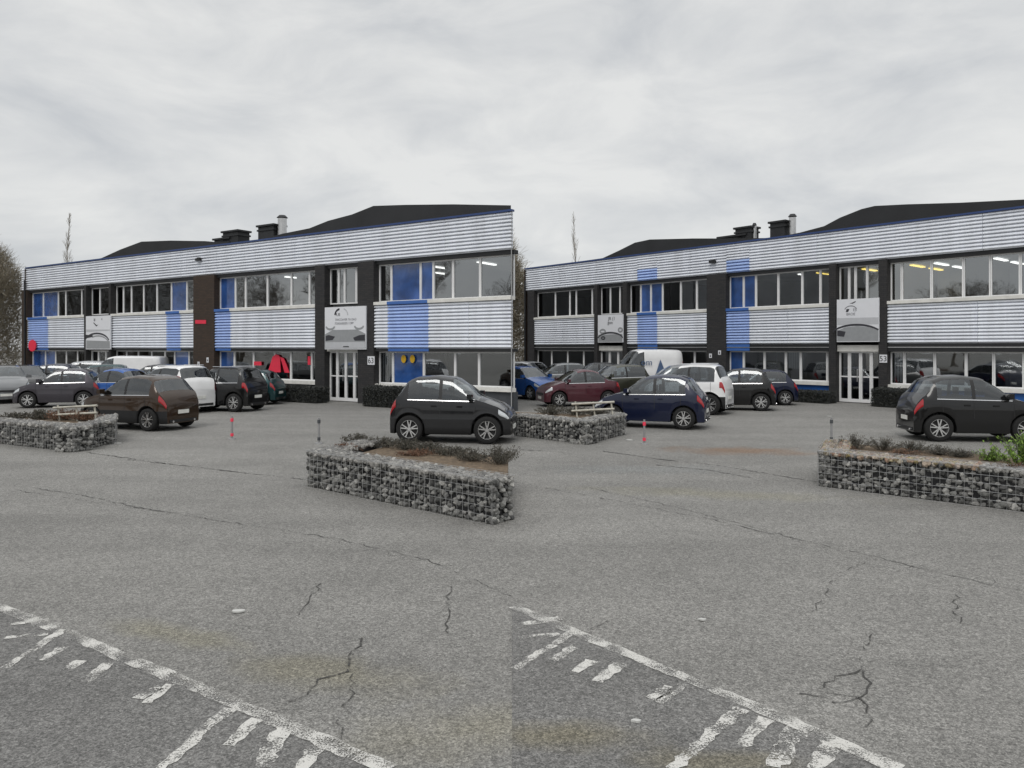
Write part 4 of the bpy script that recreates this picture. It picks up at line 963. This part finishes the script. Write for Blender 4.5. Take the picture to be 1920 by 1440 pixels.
def bushtree(x, y, rx, ry, h, seed, label, n=9000, ls=.10, m='twig', slope=0.0, group=None):
    # a dense twiggy thicket: many upward curving twigs from a handful of stems
    random.seed(seed); r = empty('thicket_tree', (x, y, 0)); tag(r, label, 'tree', group)
    tr = MB(); cr = MB()
    for i in range(9):
        a = random.uniform(0,6.28); tr.tube((math.cos(a)*.3,math.sin(a)*.3,-.05),(math.cos(a)*rx*.5,math.sin(a)*ry*.5,h*.6), .12,.05,6)
    for i in range(n):
        a = random.uniform(0,6.28); q = math.sqrt(random.random()); px_ = math.cos(a)*rx*q; py_ = math.sin(a)*ry*q
        top = h*(1-.30*q*q) * (1 + .10*noise.noise(Vector((px_*.8,py_*.8,seed))))
        z = top*random.random()**.6
        d = Vector((random.gauss(0,.5)+px_/rx*.4, random.gauss(0,.5), random.gauss(.5,.4))); d.normalize(); ln = random.uniform(.3,.9)
        if z > top-.5: ln *= .6
        e_ = Vector((px_,py_,z))+d*ln; cr.tube((px_,py_,z), e_, .017, .007, 3)
        e2 = e_ + (d+Vector((random.gauss(0,.5),random.gauss(0,.5),.2)))*.3*ln; cr.tube(e_, e2, .009,.005, 3)
    tr.build('trunk', M['bark'], r); cr.build('crown', M[m], r); return r
bushtree(-34.3, 47.0, 3.0, 2.4, 9.6, 5, 'dense leafless tan thicket beyond the left end of the left block', 15000)
bushtree(-1.1, 48.0, 2.0, 2.2, 9.6, 6, 'dense leafless tan thicket in the gap between the two office blocks', 11000)
def slim_tree(px, seed, label):
    random.seed(seed); x, y = atd(px, 60); r = empty('slender_tree', (x, y, 0)); tag(r, label, 'tree')
    tr = MB(); cr = MB(); h = 13.2; q = Vector((0,0,-.05)); n = 14; pts = [q]
    for i in range(n):
        nq = Vector((q.x+random.gauss(0,.05), q.y+random.gauss(0,.05), q.z+h/n)); tr.tube(q, nq, .07*(1-i/n)+.012, .07*(1-(i+1)/n)+.012, 6); q = nq; pts.append(q)
    for k in range(70):
        t = random.uniform(.42, .98); i = int(t*n); p = pts[i]+(pts[min(n,i+1)]-pts[i])*(t*n-i)
        a = random.uniform(0,6.28); d = Vector((math.cos(a)*.36, math.sin(a)*.36, 1)).normalized(); ln = (1.0-t)*2.0+.35
        for s_ in range(3):
            e_ = p + d*ln/3; cr.tube(p, e_, .020-.005*s_, .015-.005*s_, 3)
            if s_ < 2:
                a2 = random.uniform(0,6.28); d2 = (d+Vector((math.cos(a2)*.5, math.sin(a2)*.5,.1))).normalized(); cr.tube(e_, e_+d2*ln*.35, .011,.006,3)
            p = e_; d = (d + Vector((random.gauss(0,.12), random.gauss(0,.12), .12))).normalized()
    tr.build('trunk', M['twigpale'], r); cr.build('crown', M['twigpale'], r)
slim_tree(120, 8, 'slender pale leafless tree rising above the roof of the left block')
slim_tree(1080, 9, 'slender pale leafless tree rising above the roof of the right block')
# trees behind the camera, mirrored in the upper windows
lab = 'bare tree left of the photo, seen only mirrored in the windows'
for i, (x, y, h) in enumerate(((-38,6,13),(-42,-6,12),(-46,15,15),(-52,2,14),(-50,25,14),(-58,12,16),(-60,33,15),(-33,-10,11))):
    tree(x, y, h, 1.05, 30+i, lab, 'bark', 'bark', 6, .26, .9, .26, group='bare trees behind the camera', tipr=.010)

for i, (x, y, q) in enumerate(((-52,44,5),(-60,50,6),(-64,40,6),(-72,56,6),(-70,30,5))):
    bushtree(x, y, q, q, 13, 50+i, 'leafless thicket left of the photo, seen only mirrored in the windows', 6000, m='bark', group='thickets left of the photo')
# ------------------------------------------------------------------ bollards, rails, litter
def bollard(px, py, h, label, red=True):
    x, y = gxy(px, py); r = empty('flexible_post', (x, y, 0)); tag(r, label, 'bollard', 'slim marker posts on the asphalt')
    b = MB(); b.tube((0,0,0),(0,0,.03), .09,.08,16,0,True); b.tube((0,0,.03),(0,0,h), .026,.024,12,0,True); b.build('post', M['bollardgrey'], r)
    for z in ((.08,.15),(h-.13,h-.05)):
        c = MB(); c.tube((0,0,z[0]),(0,0,z[1]), .036,.036,14,0,True); c.build('reflective_band', M['bollardred'] if red else M['greywall'], r)
bollard(435, 824, .56, 'slim grey marker post with two red bands, left of the centre planter')
bollard(598, 832, .60, 'slim grey marker post with dark bands, standing behind the centre planter end', False)
bollard(1208, 833, .56, 'slim grey marker post with two red bands, below the navy hatchback')
bollard(1559, 832, .60, 'slim grey marker post with dark bands, at the left end of the right planter', False)
def bumper_rail(px0, px1, D0, D1, zt, label):  # added rail, stands in for the pale bumper bars of the cars
    x0, y0 = atd(px0, D0); x1, y1 = atd(px1, D1); L_ = math.hypot(x1-x0, y1-y0)
    r = empty('bumper_bar_rail', (x0, y0, 0), math.atan2(y1-y0, x1-x0)); tag(r, label, 'rail')
    for k in range(2):
        b = MB(); z = zt-.17*k; b.tube((0,0,z-.05),(L_,0,z+.03), .026,.026,8,0,True); b.build('rail', M['rail'], r)
    for k in range(3):
        b = MB(); xx = L_*(.08+.42*k); b.tube((xx+.05,.03,.44),(xx,.03,zt+.02), .022,.022,8,0,True); b.build('post', M['rail'], r)
bumper_rail(100, 182, 18.0, 17.7, .80, 'weathered white two-bar rail added in place of car bumpers, behind the left stone wall')
bumper_rail(1072, 1152, 18.9, 18.6, .82, 'weathered white two-bar rail added in place of car bumpers, behind the middle stone wall')
for px, py, s_, lb in ((220,832,.10,'flat white paper scrap beside the left stone wall'),(1180,826,.11,'flat white paper scrap beside the middle stone wall'),(1555,781,.10,'white scrap lying on the asphalt before the right entrance'),(447,1148,.055,'pale flattened litter on the asphalt in the left foreground'),(1316,1164,.035,'tiny white scrap on the asphalt in the right foreground'),(1192,1355,.03,'tiny white fleck near the worn line, right foreground')):
    x, y = gxy(px, py); m_ = MB(); n = 9; top = []
    for i in range(n):
        a = 2*math.pi*i/n; k = random.uniform(.6,1.1); top.append((math.cos(a)*s_*k, math.sin(a)*s_*k*.6, .010+random.uniform(0,.012)))
    m_.prism([(p[0],p[1],.0) for p in top], (0,0,.012)); o = m_.build('litter', M['paper']); o.location = (x, y, .006); tag(o, lb, 'litter')
m_ = MB(); ps = [gxy(575,796), gxy(588,796), gxy(592,774), gxy(604,774)]

# ------------------------------------------------------------------ light, sky, camera
w = bpy.data.worlds.new('World'); bpy.context.scene.world = w; w.use_nodes = True
N = w.node_tree.nodes; Lk = w.node_tree.links; N.clear()
out = N.new('ShaderNodeOutputWorld'); bg = N.new('ShaderNodeBackground'); Lk.new(bg.outputs[0], out.inputs[0]); bg.inputs[1].default_value = .10
sky = N.new('ShaderNodeTexSky'); sky.sky_type = 'NISHITA'; sky.sun_disc = False; sky.sun_elevation = R(52); sky.sun_rotation = R(200)
tc = N.new('ShaderNodeTexCoord')
mp = N.new('ShaderNodeMapping'); mp.inputs['Scale'].default_value = (1.1,1.1,2.6); mp.inputs['Rotation'].default_value = (0,R(18),0); Lk.new(tc.outputs['Generated'], mp.inputs[0])
n1 = N.new('ShaderNodeTexNoise'); n1.inputs['Scale'].default_value = 4.2; n1.inputs['Detail'].default_value = 9; n1.inputs['Roughness'].default_value = .56; n1.inputs['Distortion'].default_value = .4; Lk.new(mp.outputs[0], n1.inputs['Vector'])
rp = N.new('ShaderNodeValToRGB'); Lk.new(n1.outputs['Fac'], rp.inputs[0])
rp.color_ramp.elements[0].position = .34; rp.color_ramp.elements[0].color = (5.5,5.65,5.8,1)
rp.color_ramp.elements[1].position = .64; rp.color_ramp.elements[1].color = (7.4,7.42,7.3,1)
# brighter towards the zenith, as under a real overcast
sx_ = N.new('ShaderNodeSeparateXYZ'); Lk.new(tc.outputs['Generated'], sx_.inputs[0])
mr = N.new('ShaderNodeMapRange'); mr.inputs[1].default_value = .45; mr.inputs[2].default_value = 1.0; mr.inputs[3].default_value = 1.0; mr.inputs[4].default_value = 1.9; Lk.new(sx_.outputs[2], mr.inputs[0])
vm = N.new('ShaderNodeVectorMath'); vm.operation = 'SCALE'; Lk.new(rp.outputs[0], vm.inputs[0]); Lk.new(mr.outputs[0], vm.inputs['Scale'])
mx = N.new('ShaderNodeMix'); mx.data_type = 'RGBA'; mx.inputs[0].default_value = .94; Lk.new(sky.outputs[0], mx.inputs[6]); Lk.new(vm.outputs[0], mx.inputs[7]); Lk.new(mx.outputs[2], bg.inputs[0])
sl = bpy.data.lights.new('sun', 'SUN'); sl.energy = 1.0; sl.angle = R(25); sl.color = (1,.97,.93)
so = bpy.data.objects.new('sun', sl); C.objects.link(so)
az = R(200); el = R(52); d = Vector((math.sin(az)*math.cos(el), math.cos(az)*math.cos(el), math.sin(el)))
so.rotation_euler = d.to_track_quat('Z', 'Y').to_euler()
cam = bpy.data.cameras.new('camera'); co = bpy.data.objects.new('camera', cam); C.objects.link(co)
co.location = (0, 0, HC); co.rotation_euler = (R(90), 0, 0); cam.sensor_width = 36; cam.lens = 36*FL/1920; cam.shift_y = -(720-HY)/1920; cam.clip_end = 3000; cam.clip_start = .05
sc = bpy.context.scene; sc.camera = co
sc.view_settings.view_transform = 'Standard'; sc.view_settings.look = 'None'; sc.view_settings.gamma = 1; sc.view_settings.exposure = 0.12
sc.render.engine = 'CYCLES'; sc.cycles.max_bounces = 6; sc.cycles.transparent_max_bounces = 12
